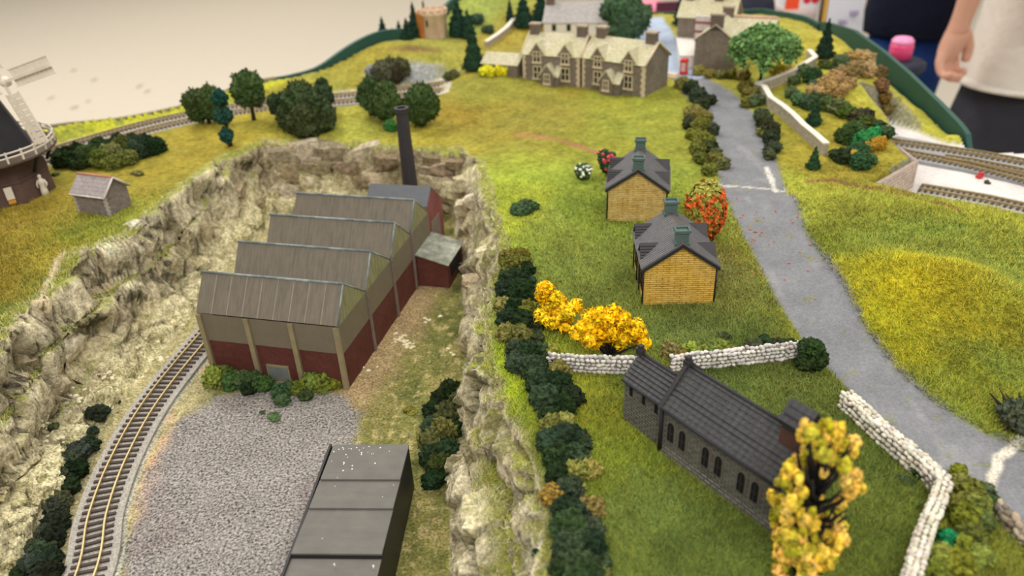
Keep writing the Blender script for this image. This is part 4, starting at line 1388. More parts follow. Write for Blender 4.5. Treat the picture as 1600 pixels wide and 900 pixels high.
def sash(parent, x, z0, z1, hw, y, bars=True):
    w_ = obj('window', MB().box(x - hw, x + hw, y - 0.02, y + 0.06, z0, z1), M_GLASS, parent)
    f_ = MB()
    for a in ((x - hw - 0.07, x - hw + 0.04, z0, z1), (x + hw - 0.04, x + hw + 0.07, z0, z1), (x - 0.05, x + 0.05, z0, z1), (x - hw - 0.07, x + hw + 0.07, z1 - 0.04, z1 + 0.07), (x - hw, x + hw, (z0 + z1) / 2 - 0.04, (z0 + z1) / 2 + 0.04)):
        f_.box(a[0], a[1], y - 0.06, y + 0.04, a[2], a[3])
    obj('window_frame', f_, M_CREAM, w_)
    obj('window_sill', MB().box(x - hw - 0.16, x + hw + 0.16, y - 0.16, y + 0.04, z0 - 0.2, z0), M_CREAM, w_)
    return w_


def gabled(parent, name, x0, x1, y0, y1, ze, za, m, roof_m, e=0.18, z0=-0.3, ends=True, th=0.1, wall='wall'):
    """ridge along x"""
    yc = (y0 + y1) / 2
    obj(wall, MB().prism([(y0, z0), (y1, z0), (y1, ze), (yc, za - 0.05), (y0, ze)], 'x', x0, x1), m, parent)
    sl_ = (za - ze) / (yc - y0)
    for s in (-1, 1):
        ye = yc + s * (yc - y0 + e)
        q = ((x0 - e, ye, ze - sl_ * e + 0.1), (x1 + e, ye, ze - sl_ * e + 0.1), (x1 + e, yc, za + 0.1), (x0 - e, yc, za + 0.1))
        obj(name, MB().slab(*(q if s < 0 else q[::-1]), th), roof_m, parent)


def stack(parent, x, y, z0, z1, w=0.55, d=0.4):
    s_ = obj('chimney_stack', MB().box(x - w, x + w, y - d, y + d, z0, z1), M_STK, parent)
    obj('chimney_cap', MB().box(x - w - 0.09, x + w + 0.09, y - d - 0.09, y + d + 0.09, z1 - 0.02, z1 + 0.16), mat('pale_cap', (168, 152, 132), 0.8), s_)
    return s_


def quoins(parent, x, y, h, sx, m=None, k_=1.0):
    m_ = MB()
    n = int(h / (0.3 * k_))
    for k in range(n):
        w_ = (0.34 if k % 2 else 0.22) * k_
        m_.box(x - (w_ if sx > 0 else 0.04), x + (0.04 if sx > 0 else w_), y - 0.04, y + (0.22 if k % 2 else 0.34) * k_, k * h / n + 0.01, (k + 1) * h / n - 0.02)
    obj('corner_quoins', m_, m or M_CREAM, parent)


def house_pair(label, loc, rz, W=7.7, D=5.4, E=3.35, A=5.15, chim=(0.8, 7.0)):
    t = thing('terrace_house', label, 'house', loc, rz)
    gabled(t, 'roof_slope', 0, W, 0, D, E, A, M_GST, M_MOSS)
    k = W / 7.7
    for x in (2.0 * k, 5.85 * k):
        hw, za = 0.78, 4.55
        g = obj('wall_dormer', MB().prism([(x - hw, E - 0.9), (x + hw, E - 0.9), (x + hw, E + 0.15), (x, za), (x - hw, E + 0.15)], 'y', -0.08, 1.6), M_GST, t)
        for s in (-1, 1):
            q = ((x + s * (hw + 0.22), -0.2, E - 0.03), (x, -0.2, za + 0.12), (x, 1.9, za + 0.12), (x + s * (hw + 0.22), 0.6, E - 0.03))
            obj('dormer_slope', MB().slab(*q, 0.07).slab(*q, -0.05), M_MOSS, g)
        sash(g, x, E - 0.75, E + 0.3, 0.42, -0.09)
        sash(t, x, 0.75, 2.05, 0.46, -0.02)
    px0, px1 = 2.95 * k, 4.95 * k
    pc = px0 + 0.8
    po = obj('porch', MB().prism([(px0, -0.3), (px0 + 1.6, -0.3), (px0 + 1.6, 1.5), (pc, 2.5), (px0, 1.5)], 'y', -1.15, 0), M_GST, t)
    for s in (-1, 1):
        q = ((pc + s * 1.02, -1.28, 1.3), (pc, -1.28, 2.62), (pc, 0.0, 2.62), (pc + s * 1.02, 0.0, 1.3))
        obj('porch_slope', MB().slab(*q, 0.07).slab(*q, -0.05), M_MOSS, po)
    sash(po, pc, 0.55, 1.55, 0.3, -1.17)
    pl_ = MB().box(px0 + 1.62, px1 + 0.3, -0.9, 0, -0.3, 1.25)
    lean = obj('porch_lean_to', pl_, M_GST, po)
    q = ((px0 + 1.5, -1.05, 1.25), (px1 + 0.4, -1.05, 1.25), (px1 + 0.4, 0.0, 2.3), (px0 + 1.5, 0.0, 2.3))
    obj('lean_to_slope', MB().slab(*q, 0.08), M_MOSS, lean)
    for x, sx in ((0, -1), (W, 1)):
        quoins(t, x, 0, E - 0.1, sx)
        bg_ = MB()
        for s in (-1, 1):
            a, b = (x + sx * 0.2, D / 2 + s * (D / 2 + 0.2), E - 0.02), (x + sx * 0.2, D / 2, A + 0.16)
            bg_.tube([a, b], 0.1, 5)
        obj('bargeboard', bg_, M_CREAM, t)
    for x in chim:
        stack(t, x, D / 2, A - 0.6, A + 0.95)
    return t


house_pair('grey stone terraced house with mossy roof and cream windows, nearest the road', (9.0, 85.8, 6.0), math.atan2(-4.9, 6.0))
house_pair('grey stone terraced house with mossy roof, between the yellow bushes and its twin', (2.5, 88.8, 6.0), math.atan2(-3.0, 6.1), W=6.8, chim=(0.5, 6.2))
p = hit(752, 116)
ob = thing('outhouse', 'low grey outhouse with mossy roof behind the yellow bushes', 'outhouse', (-2.2, 90.6, 6.2), math.atan2(-3.0, 6.1))
gabled(ob, 'roof_slope', 0, 4.4, 0, 3.2, 1.9, 2.8, M_GST, M_MOSS)
gh = thing('village_house', 'tall grey village house with a gable and pale cap chimney beside the weeping tree', 'house', (22.6, 90.9, 6.0), math.atan2(-2.4, 4.6))
# ridge runs away from the viewer
gw, gl_, ge, ga = 4.5, 6.5, 3.6, 5.3
obj('wall', MB().prism([(0, -0.3), (gw, -0.3), (gw, ge), (gw / 2, ga - 0.05), (0, ge)], 'y', 0, gl_), M_GST, gh)
for s in (-1, 1):
    xe = gw / 2 + s * (gw / 2 + 0.25)
    q = ((xe, -0.15, ge - 0.1), (xe, gl_ + 0.15, ge - 0.1), (gw / 2, gl_ + 0.15, ga + 0.1), (gw / 2, -0.15, ga + 0.1))
    obj('roof_slope', MB().slab(*(q if s > 0 else q[::-1]), 0.1), M_MOSS, gh)
stack(gh, gw / 2, 0.4, ga - 0.7, ga + 1.0, 0.7, 0.4)
stack(gh, gw / 2, gl_ - 0.4, ga - 0.7, ga + 0.8, 0.6, 0.4)
for z0 in (0.8, 2.3):
    w_ = obj('window', MB().box(gw, gw + 0.05, 0.9, 1.7, z0, z0 + 0.9), M_CREAM, gh)
    obj('pane', MB().box(gw + 0.04, gw + 0.07, 1.0, 1.6, z0 + 0.08, z0 + 0.82), M_GLASS, w_)
    w_ = obj('window', MB().box(-0.05, 0, 1.2, 2.2, z0, z0 + 0.9), M_CREAM, gh)
    obj('pane', MB().box(-0.07, -0.04, 1.3, 2.1, z0 + 0.08, z0 + 0.82), M_GLASS, w_)
# two more houses behind it
b2 = thing('village_house', 'grey house with red window bars and mossy roof, behind the gable chimney', 'house', (22.8, 101.5, 6.0), math.atan2(-2.4, 4.6))
gabled(b2, 'roof_slope', 0, 7.0, 0, 4.6, 4.1, 6.0, M_GST, M_MOSS)
stack(b2, 0.9, 2.3, 5.3, 6.9)
stack(b2, 4.6, 2.3, 5.3, 6.9)
bay = obj('bay_front', MB().box(2.4, 5.2, -0.5, 0, 0, 4.4), mat('pale_render', (206, 196, 190), 0.8), b2)
for k in range(3):
    obj('red_bar', MB().box(2.35, 5.25, -0.58, -0.5, 1.3 + k * 1.1, 1.55 + k * 1.1), mat('red_paint', (150, 74, 72), 0.6), bay)
b3 = thing('village_house', 'brown end house with pale ridge tiles, half hidden by the weeping tree', 'house', (27.2, 95.4, 6.0), math.atan2(-2.4, 4.6))
gabled(b3, 'roof_slope', 0, 5.6, 0, 4.2, 3.1, 4.6, mat('brown_end_wall', (124, 100, 90), 0.8, 0.1, 150, 0.1), M_MOSS)
obj('ridge_tiles', MB().tube([(-0.1, 2.1, 4.75), (5.7, 2.1, 4.75)], 0.16, 6), mat('pale_terracotta', (220, 178, 156), 0.8), b3)
gq = obj('small_gable', MB().prism([(0.4, 2.6), (1.8, 2.6), (1.1, 4.6)], 'y', -0.1, 1.5), M_GST, b3)
obj('gable_trim', MB().tube([(0.3, -0.15, 2.6), (1.1, -0.15, 4.7)], 0.1, 5).tube([(1.9, -0.15, 2.6), (1.1, -0.15, 4.7)], 0.1, 5), M_CREAM, gq)
# long white house behind the terrace
pw = at(902, 62, 6.0)
wh = thing('white_house', 'long white house with pale grey slate roof behind the terrace', 'house', (6.0, 107.5, 6.0), math.radians(-14))
M_WHW = mat('white_render', (226, 220, 212), 0.8, 0.04, 80, 0.05)
M_WHR = mat_course('pale_grey_slate', (170, 164, 160), (150, 146, 142), 0.4, 0.25, 0.8, 0.06, 0.06, axis='roofx', bdist=0.0002, strength=0.3)
gabled(wh, 'roof_slope', 0, 9.5, 0, 5.4, 3.0, 5.0, M_WHW, M_WHR)
for x in (1.4, 3.4, 5.4, 7.6):
    w_ = obj('window', MB().box(x - 0.28, x + 0.28, -0.04, 0.04, 1.9, 2.75), M_GLASS, wh)
stack(wh, 0.5, 2.7, 4.4, 6.0)
# upper roof of the next house, almost out of the picture
w2 = thing('white_house', 'pale pink-roofed house tucked behind the long white one', 'house', (6.8, 116.0, 6.0), math.radians(-14))
gabled(w2, 'roof_slope', 0, 8.0, 0, 4.4, 4.6, 6.2, M_WHW, mat('pale_pink_roof', (216, 196, 186), 0.8))
stack(w2, 0.6, 2.2, 5.6, 7.2)
# telephone box
p = at(1071, 118, 6.0)
pb_ = thing('telephone_box', 'small red telephone box at the village corner', 'telephone box', (21.2, 89.6, 6.0), math.atan2(-2.4, 4.6))
M_RED = mat('telephone_red', (206, 52, 44), 0.5, 0.05, 100, 0)
obj('body', MB().box(-0.4, 0.4, -0.4, 0.4, 0, 1.5).box(-0.45, 0.45, -0.45, 0.45, 0, 0.1).box(-0.44, 0.44, -0.44, 0.44, 1.42, 1.55), M_RED, pb_)
obj('roof', MB().lathe([(0.55, 1.55), (0.5, 1.66), (0.3, 1.75), (0.05, 1.78)], 4, phase=0.5), M_RED, pb_)
obj('glazing', MB().box(-0.25, 0.25, -0.42, 0.42, 0.35, 1.35).box(-0.42, 0.42, -0.25, 0.25, 0.35, 1.35), mat('pale_glazing', (206, 176, 166), 0.3), pb_)
# pale low yard wall between house and street
q0, q1 = hit(1062, 108), hit(1056, 72)
yw = thing('white_outbuilding', 'low flat-topped white building along the street beside the tall grey house', 'outbuilding', (q0[0], q0[1], 5.9), math.atan2(q1[1] - q0[1], q1[0] - q0[0]))
yl = float(np.hypot(*(q1 - q0)[:2]))
obj('wall_body', MB().box(0, yl, -2.0, 0, -0.2, 1.5), M_WHW, yw)
obj('flat_roof', MB().box(-0.1, yl + 0.1, -2.1, 0.1, 1.5, 1.64), mat('pale_flat_roof', (220, 212, 204), 0.8), yw)
st = thing('doorstep', 'small pale stone step at the corner of the terrace by the road', 'step', (18.6, 88.4, 6.0), math.atan2(-4.9, 6.0))
obj('step', MB().box(-0.2, 1.6, -0.3, 0.7, -0.2, 0.3).box(0.1, 1.5, 0.0, 0.7, 0.3, 0.5), M_CREAM, st)

# ------------------------------------------------------------------ castle tower
p = hit(679, 58)
ct_ = thing('castle_tower', 'round cream ruined tower with an orange-stained side on the hill', 'tower', (p[0], p[1], p[2] - 0.2), 0)
rc = 23 * px_cm(p)
hc = zfor(p[0], p[1], 14) - p[2] + 0.2
M_TOW = mat('cream_tower_stone', (214, 188, 158), 0.8, 0.08, 120, 0.15, streak=(4, 4, 1), stain=((190, 158, 130), 40))
obj('tower_wall', MB().lathe([(rc * 0.9, -0.5), (rc * 0.88, 0.3), (rc * 0.93, hc * 0.8), (rc * 1.0, hc * 0.84), (rc * 1.0, hc * 0.95), (rc * 0.85, hc * 0.95), (rc * 0.84, hc * 0.7)], 28), M_TOW, ct_)
for k in range(12):
    a = 2 * math.pi * k / 12
    m_ = MB().box(rc * 0.84, rc * 1.0, -rc * 0.16, rc * 0.16, hc * 0.94, hc * 1.02)
    obj('merlon', m_, M_TOW, ct_, rotz=a)
obj('slit', MB().box(-rc * 0.42, -rc * 0.3, -rc * 0.9, -rc * 0.75, hc * 0.5, hc * 0.7), M_DARK, ct_)
obj('ivy', MB().prism([(-rc * 1.05, 0.0), (-rc * 0.6, -rc * 0.75), (-rc * 0.72, -rc * 0.86), (-rc * 1.2, -0.2), (-rc * 1.25, rc * 0.3), (-rc * 1.0, rc * 0.3)], 'z', 0.0, hc * 0.9), mat('orange_ivy', (186, 116, 50), 0.9, 0.3, 200, 0.5, 0.001), ct_)

# ------------------------------------------------------------------ windmill and stone hut
ml_ = (-42.3, 60.6)
mz = 6.6
mill = thing('windmill', 'black tower windmill with white sails and railed gallery on a brown base', 'windmill', (ml_[0], ml_[1], mz), math.radians(10))
M_MB = mat('black_tarred_tower', (44, 42, 46), 0.7, 0.12, 150, 0.15)
M_MBR = mat('brown_mill_base', (92, 72, 64), 0.85, 0.14, 150, 0.25)
M_SAIL = mat('white_sail', (224, 214, 198), 0.7, 0.06, 120, 0.05)
obj('base_wall', MB().lathe([(4.35, -0.4), (4.2, 1.6), (4.28, 1.65), (4.28, 1.8), (4.15, 1.82), (4.05, 3.5)], 8, smooth=False), M_MBR, mill)
obj('tower', MB().lathe([(3.75, 3.5), (1.9, 9.2)], 8, smooth=False), M_MB, mill)
obj('mill_cap', MB().lathe([(2.05, 9.1), (2.15, 9.4), (1.9, 10.4), (1.1, 11.3), (0.2, 11.7)], 20), M_MB, mill)
obj('gallery_deck', MB().lathe([(3.6, 3.45), (5.3, 3.45), (5.3, 3.62), (3.6, 3.62)], 32, smooth=False), mat('gallery_deck_timber', (92, 78, 66), 0.8), mill)
rl = MB()
for z in (4.05, 4.4):
    ring = [(5.2 * math.cos(a), 5.2 * math.sin(a), z) for a in np.linspace(0, 2 * math.pi, 49)]
    rl.tube(ring, 0.07, 5, cap=False)
obj('gallery_rail', rl, M_SAIL, mill)
for k in range(28):
    a = 2 * math.pi * k / 28
    obj('gallery_post', MB().box(-0.06, 0.06, -0.06, 0.06, 3.6, 4.5), M_SAIL, mill, loc=(5.2 * math.cos(a), 5.2 * math.sin(a), 0), rotz=a)
for k in range(8):
    a = math.pi / 8 + 2 * math.pi * k / 8
    obj('gallery_brace', MB().tube([(4.1 * math.cos(a), 4.1 * math.sin(a), 2.0), (4.95 * math.cos(a), 4.95 * math.sin(a), 3.45)], 0.14, 6), M_MB, mill)
aw = math.radians(-58)
obj('notice', MB().box(-0.28, 0.28, -0.05, 0.03, 0.55, 1.55), M_SAIL, mill, loc=(4.12 * math.cos(aw), 4.12 * math.sin(aw), 0), rotz=aw + math.pi / 2)
obj('orange_panel', MB().box(-0.26, 0.26, -0.07, 0.0, 0.2, 0.5), mat('orange_panel_paint', (214, 150, 50), 0.6), mill, loc=(4.14 * math.cos(aw), 4.14 * math.sin(aw), 0), rotz=aw + math.pi / 2)
# sails: hub in world terms, the plane faces right and forward
hub = at_dist(8, 128, 57.6)
hubl = np.array(hub) - np.array([ml_[0], ml_[1], mz])
az = math.radians(-15)
sr = link('sail_hub', MB().lathe([(0.36, -0.25), (0.4, 0.0), (0.32, 0.22), (0.12, 0.36)], 14).mesh('sail_hub'), M_SAIL, mill)
Rm = Matrix(((math.cos(az), 0, math.sin(az)), (math.sin(az), 0, -math.cos(az)), (0, 1, 0)))     # local x along the plane, local y up, local z out
MR = Matrix.Rotation(-math.radians(10), 3, 'Z')
Rl = MR @ Rm
hl = MR @ Vector(hubl)
sr.matrix_local = Matrix.Translation(hl * S) @ Rl.to_4x4()
wsh = obj('windshaft', MB().tube([tuple(hl), tuple(np.array(hl) * np.array([0.0, 0.0, 1.0]) + np.array([0, 0, -0.2]))], 0.3, 8), M_MB, mill)
phi0 = math.radians(16)
for k in range(4):
    a = phi0 + k * math.pi / 2
    ca, sa = math.cos(a), math.sin(a)
    def T(u, v, w):
        u, v = u * 0.82, v * 0.92
        return (u * ca - v * sa, u * sa + v * ca, w)
    m_ = MB()
    def bar(u0, u1, v0, v1, w0, w1):
        m_.hexa([T(u0, v0, w0), T(u1, v0, w0), T(u1, v1, w0), T(u0, v1, w0), T(u0, v0, w1), T(u1, v0, w1), T(u1, v1, w1), T(u0, v1, w1)])
    bar(0.2, 5.9, -0.1, 0.1, 0.06, 0.26)
    sw = obj('sail', m_, M_SAIL, sr)
    for j in range(9):
        u = 1.1 + j * 0.53
        m_ = MB()
        bar(u + 0.04, u + 0.5, -0.62, 0.72, 0.0, 0.05)
        obj('sail_slat', m_, M_SAIL, sw)
    m_ = MB()
    bar(1.05, 5.9, 0.7, 0.78, -0.02, 0.1)
    bar(1.05, 5.9, -0.68, -0.6, -0.02, 0.1)
    obj('sail_edge', m_, M_SAIL, sw)
# figure beside the mill
p = hit(72, 305)
fg = thing('figurine', 'tiny white figure standing beside the mill base', 'figurine', (p[0], p[1], p[2]), 0.4)
obj('figure', MB().lathe([(0.3, 0), (0.26, 0.5), (0.2, 0.9), (0.28, 1.1), (0.26, 1.35), (0.1, 1.5), (0.13, 1.6), (0.14, 1.72), (0.05, 1.82)], 10), M_SAIL, fg)
obj('arm', MB().tube([(0.22, 0, 1.35), (0.36, -0.08, 1.05), (0.3, -0.18, 0.8)], 0.07, 6).tube([(-0.22, 0, 1.35), (-0.36, -0.08, 1.0), (-0.32, -0.16, 0.75)], 0.07, 6), M_SAIL, fg)
p = hit(56, 296)

ht = thing('stone_hut', 'small grey stone hut with slate roof and terracotta ridge on the grass', 'hut', (-33.5, 55.75, 6.45), math.atan2(-1.1, 2.9))
M_HUT = mat_course('hut_rubble', (134, 122, 116), (112, 102, 98), 0.3, 0.16, 0.85, 0.14, 0.12, bdist=0.0003, strength=0.6)
M_HUTR = mat_course('hut_slate', (160, 150, 148), (136, 128, 126), 0.5, 0.22, 0.75, 0.08, 0.08, axis='roofx', bdist=0.0002, strength=0.4)
gabled(ht, 'roof_slope', 0, 3.1, 0, 2.3, 1.75, 2.75, M_HUT, M_HUTR, e=0.18, th=0.12)
obj('ridge_tiles', MB().tube([(-0.2, 1.15, 2.86), (3.3, 1.15, 2.86)], 0.1, 6), mat('terracotta', (186, 130, 104), 0.8), ht)
obj('verge', MB().tube([(3.3, -0.2, 1.65), (3.3, 1.15, 2.85)], 0.08, 5).tube([(3.3, 2.5, 1.65), (3.3, 1.15, 2.85)], 0.08, 5).tube([(-0.2, -0.2, 1.65), (3.3, -0.2, 1.65)], 0.07, 5), mat('pale_verge', (206, 198, 190), 0.8), ht)
M_PQ = mat('pale_grey_quoin', (176, 168, 160), 0.8, 0.1, 150, 0.05)
quoins(ht, 3.1, 0, 1.7, 1, M_PQ, 0.55)
quoins(ht, 0, 0, 1.7, -1, M_PQ, 0.55)

# ------------------------------------------------------------------ dry stone walls, stone by stone
def pebble(seed):
    v, f = ICO[1] if seed % 3 else ICO[2]
    r = np.random.default_rng(seed + 900)
    p = v.copy()
    for _ in range(7):
        n = r.normal(size=3)
        n /= np.linalg.norm(n)
        d = p @ n
        lim = r.uniform(0.55, 0.85)
        p = p - np.outer(np.maximum(d - lim, 0), n)
    return arr_mesh('stone', p, f, smooth=True)


STONES = [pebble(k) for k in range(8)]
for me in STONES:
    me.materials.append(M_STONE)


def stone_wall(label, path, z, h=0.95, th=0.42, step=0.30, cols=((206, 200, 192), (182, 176, 168), (222, 216, 206)), rows=4, ends=True, faces=(-1,), zfun=None):
    path = np.array(path, float)
    zz = [z] * len(path) if zfun is None else [zfun(*q) for q in path]
    o = path[0]
    t = thing('dry_stone_wall', label, 'wall', (o[0], o[1], zz[0]), 0)
    core = densify(path, 12)
    lenp = np.r_[0, np.cumsum(np.hypot(*np.diff(path, axis=0).T))]
    total = lenp[-1]
    cz0 = np.interp(np.linspace(0, total, 12), lenp, zz)
    obj('wall_core', MB().ribbon(core - o, th * 0.7, list(cz0 - zz[0] - 0.25), list(cz0 - zz[0] + h * 0.9)), mat('wall_core_mortar', (132, 126, 120), 0.9, 0.2, 300, 0.3), t)
    def put(s, off, zc, r):
        x = np.interp(s, lenp, path[:, 0])
        y = np.interp(s, lenp, path[:, 1])
        zb = np.interp(s, lenp, zz)
        e = 0.05
        tx = np.interp(s + e, lenp, path[:, 0]) - np.interp(s - e, lenp, path[:, 0])
        ty = np.interp(s + e, lenp, path[:, 1]) - np.interp(s - e, lenp, path[:, 1])
        a = math.atan2(ty, tx)
        x, y = x - math.sin(a) * off, y + math.cos(a) * off
        link('stone', random.choice(STONES), None, t, loc=(x - o[0], y - o[1], zb - zz[0] + zc), rotz=(random.uniform(-.5, .5), random.uniform(-.5, .5), a + random.uniform(-.3, .3)),
             color=jit(random.choice(cols), 12), scale=(r * S * 1.15, r * S * 0.85, r * S * 0.8))
    for side in faces:
        for k in range(rows):
            zc = h * (k + 0.45) / (rows + 0.25)
            s = random.uniform(0, step / 2)
            while s < total:
                put(s, side * th * 0.36, zc + random.uniform(-.03, .03), step * random.uniform(0.5, 0.66))
                s += step * random.uniform(0.8, 1.2)
    if th > 0.6:
        for off in (-0.2, 0.02, 0.22):
            s = random.uniform(0, 0.1)
            while s < total:
                put(s, off, h * 0.93 + random.uniform(-.04, .05), step * random.uniform(0.46, 0.6))
                s += step * random.uniform(0.72, 0.98)
        return t
    s = 0.05
    while s < total:
        put(s, random.uniform(-0.05, 0.1) * -faces[0], h * 0.96 + random.uniform(-.04, .06), step * random.uniform(0.5, 0.72))
        s += step * random.uniform(0.75, 1.05)
    return t


WHT = ((214, 208, 200), (196, 190, 184), (226, 220, 212))
stone_wall('white dry stone wall behind the church, its left-hand length by the yellow bush', [(1.75, 32.9), (3.6, 32.5), (6.6, 32.1)], 6.0, 0.95, cols=WHT, step=0.26)
stone_wall('white dry stone wall behind the church, its longer length ending at the box hedge', [(8.0, 32.2), (11.5, 32.5), (15.1, 32.9)], 6.0, 0.95, cols=WHT, step=0.27)
stone_wall('cream dry stone wall bordering the road, bent at the corner beside the churchyard', [tuple(at(q, w, 6.9)[:2]) for q, w in ((1324, 612), (1385, 668), (1452, 722), (1478, 748), (1468, 778), (1449, 822), (1434, 870), (1424, 910), (1412, 965))], 6.0, 0.9, th=0.72, cols=((222, 214, 196), (206, 198, 182), (232, 226, 210)), step=0.3, rows=3, faces=(-1,))
rub = [hit(a, b) for a, b in ((1556, 798), (1572, 818), (1588, 838), (1604, 856), (1625, 880))]
stone_wall('rough brown rubble wall at the road edge beside the olive bushes', [q[:2] for q in rub], 6.0, 0.55, th=0.5, cols=((150, 136, 116), (120, 108, 92), (176, 160, 136)), step=0.34, rows=2, faces=(-1, 1), zfun=lambda x, y: float(ground_at(x, y)))


def panel_wall(label, px, h, th=0.4, c=(206, 196, 176), cap=(228, 220, 204)):
    pts = [hit(a, b) for a, b in px]
    o = pts[0]
    t = thing('field_wall', label, 'wall', (o[0], o[1], o[2]), 0)
    m1 = mat_course('pale_field_stone', (176, 166, 146), (140, 130, 114), 0.45, 0.2, 0.85, 0.12, 0.12, bdist=0.0003)
    m2 = mat('pale_wall_coping', cap, 0.8, 0.08, 150, 0.1)
    for a, b in zip(pts[:-1], pts[1:]):
        pth = np.array([a[:2] - o[:2], b[:2] - o[:2]])
        s_ = obj('wall_length', MB().ribbon(pth, th, [a[2] - o[2] - 0.4, b[2] - o[2] - 0.4], [a[2] - o[2] + h, b[2] - o[2] + h]), m1, t)
        obj('coping', MB().ribbon(pth, th + 0.14, [a[2] - o[2] + h, b[2] - o[2] + h], [a[2] - o[2] + h + 0.13, b[2] - o[2] + h + 0.13]), m2, s_)
    return t


panel_wall('pale zigzag field wall crossing the hill between the road and the tunnel', [(1262, 93), (1272, 104), (1240, 124), (1207, 137), (1180, 146), (1192, 150), (1202, 168), (1222, 182), (1238, 196), (1253, 212), (1272, 228), (1288, 243)], 1.0)
panel_wall('white field wall climbing the slope left of the terrace', [(760, 74), (778, 62), (793, 50), (803, 38)], 0.7, 0.45, cap=(236, 232, 226))
# retaining wall under the grass promontory
rw = thing('retaining_wall', 'pinkish stone retaining wall under the grass corner by the sidings', 'wall', (29.1, 55.7, ZR - 0.05), 0)
M_RET = mat_course('pink_rubble', (206, 188, 172), (164, 146, 132), 0.5, 0.3, 0.85, 0.14, 0.16, bdist=0.0005)
dw = np.array([34.5 - 29.4, 59.5 - 55.3])
obj('wall_face', MB().ribbon(np.array([(0, 0), tuple(dw)]), 0.35, 0.0, 2.4), M_RET, rw)
obj('return_face', MB().ribbon(np.array([tuple(dw), (34.6 - 29.4, 63.2 - 55.3)]), 0.3, 0.0, 2.4), M_RET, rw)

# ------------------------------------------------------------------ rocks set into the quarry faces
def boulder(seed):
    bm = bmesh.new()
    bmesh.ops.create_cube(bm, size=2.0)
    bmesh.ops.subdivide_edges(bm, edges=bm.edges[:], cuts=9, use_grid_fill=True)
    v = np.array([q.co[:] for q in bm.verts])
    f = np.array([[q.index for q in fc.verts] for fc in bm.faces])
    bm.free()
    r = np.random.default_rng(seed + 300)
    p = v * 0.8 + 0.2 * v / np.linalg.norm(v, axis=1, keepdims=True)
    for _ in range(9):
        n = r.normal(size=3) * np.array([1, 1, 0.7])
        n /= np.linalg.norm(n)
        d = p @ n
        p = p - np.outer(np.maximum(d - r.uniform(0.7, 1.0), 0), n)
    p += (v / np.linalg.norm(v, axis=1, keepdims=True)) * (0.16 * fbm(v[:, 0] * 1.3 + seed * 3, v[:, 1] * 1.3, v[:, 2] * 2.6, 5, seed))[:, None]
    p[:, 2] += 0.07 * np.round(2.5 * p[:, 2]) - 0.07 * 2.5 * p[:, 2]
    return arr_mesh('rock', p, f, smooth=True)


ROCKS = [boulder(k) for k in range(7)]
for me in ROCKS:
    me.materials.append(M_ROCK)
    try:
        me.set_sharp_from_angle(angle=0.6)
    except Exception:
        pass
RC = [(208, 196, 164), (190, 176, 144), (172, 160, 132), (214, 204, 176), (146, 132, 104)]
for px, py, w, tone in ((110, 530, 120, 0), (175, 482, 100, 0), (60, 545, 70, 2), (150, 540, 90, 1), (190, 440, 80, 1), (120, 490, 90, 0), (235, 420, 95, 1), (262, 375, 90, 2), (318, 385, 80, 1), (300, 345, 90, 0),
                       (345, 320, 80, 2), (375, 290, 70, 2), (410, 300, 66, 4), (290, 420, 60, 1), (220, 350, 60, 3), (30, 600, 90, 1), (90, 600, 80, 1), (205, 545, 60, 0), (240, 480, 60, 3), (170, 400, 70, 3),
                       (450, 265, 66, 4), (500, 262, 70, 4), (545, 262, 60, 4), (590, 270, 60, 1), (690, 285, 80, 1), (720, 300, 70, 1), (715, 255, 50, 4), (680, 250, 46, 4), (745, 310, 56, 3), (760, 395, 60, 0), (745, 440, 50, 1), (430, 245, 70, 4), (470, 235, 80, 2), (520, 238, 76, 4), (565, 240, 70, 1), (610, 250, 60, 4), (480, 285, 64, 1), (530, 288, 60, 2), (440, 300, 60, 2), (575, 285, 56, 4), (670, 268, 64, 2), (700, 262, 70, 4), (735, 285, 60, 1), (705, 318, 70, 2), (735, 322, 56, 0)):
    p = hit(px, py)
    r = w * px_cm(p) / 2
    o = link('rock', ROCKS[(px * 7 + py) % 7], None, LAND['ground_cliff'], loc=(p[0] - (0.5 * r if px < 430 else 0), p[1] + r * (0.15 if px < 430 else 0.28), p[2] - r * (0.4 if px < 430 else 0.2)), rotz=(random.uniform(-.2, .2), random.uniform(-.2, .2), (1.35 if px < 430 else 0.1) + random.uniform(-.35, .35)),
             color=jit(RC[tone], 10), scale=(r * S * 0.95, r * S * 0.6, r * S * 0.5))


# ------------------------------------------------------------------ trees and shrubs
M_TRUNK = mat('dark_trunk', (58, 48, 40), 0.9, 0.2, 300, 0.3)
M_BLACKTWIG = mat('black_twig', (40, 36, 34), 0.9, 0.2, 300, 0.2)


def cone_proto(seed):
    """a little bottle-brush fir: whorls of flakes round a stem"""
    r = np.random.default_rng(seed)
    n = 900
    h = 1 - np.sqrt(r.random(n))
    a = r.random(n) * 2 * math.pi
    rad = (1 - h) * (0.86 + 0.22 * np.sin(h * 34 + r.random() * 6)) * (0.75 + 0.35 * r.random(n))
    pts = np.stack([rad * 0.5 * np.cos(a), rad * 0.5 * np.sin(a), h], 1)
    nr = np.stack([np.cos(a), np.sin(a), np.full(n, 0.2)], 1)
    c = chips(pts, nr, 0.05, seed, 0.4, 1.2)
    k = 12
    ring = []
    for hh, rr in ((0.0, 0.40), (0.25, 0.34), (0.5, 0.22), (0.75, 0.11), (0.98, 0.01)):
        ring += [(rr * math.cos(2 * math.pi * j / k), rr * math.sin(2 * math.pi * j / k), hh) for j in range(k)]
    f = []
    for i in range(4):
        for j in range(k):
            p, q = i * k + j, i * k + (j + 1) % k
            f += [(p, q, q + k), (p, q + k, p + k)]
    me = arr_mesh('fir', *join_arr([(np.array(ring), np.array(f)), c]), smooth=False)
    me.materials.append(M_LEAF)
    return me


FIRS = [cone_proto(k) for k in range(4)]


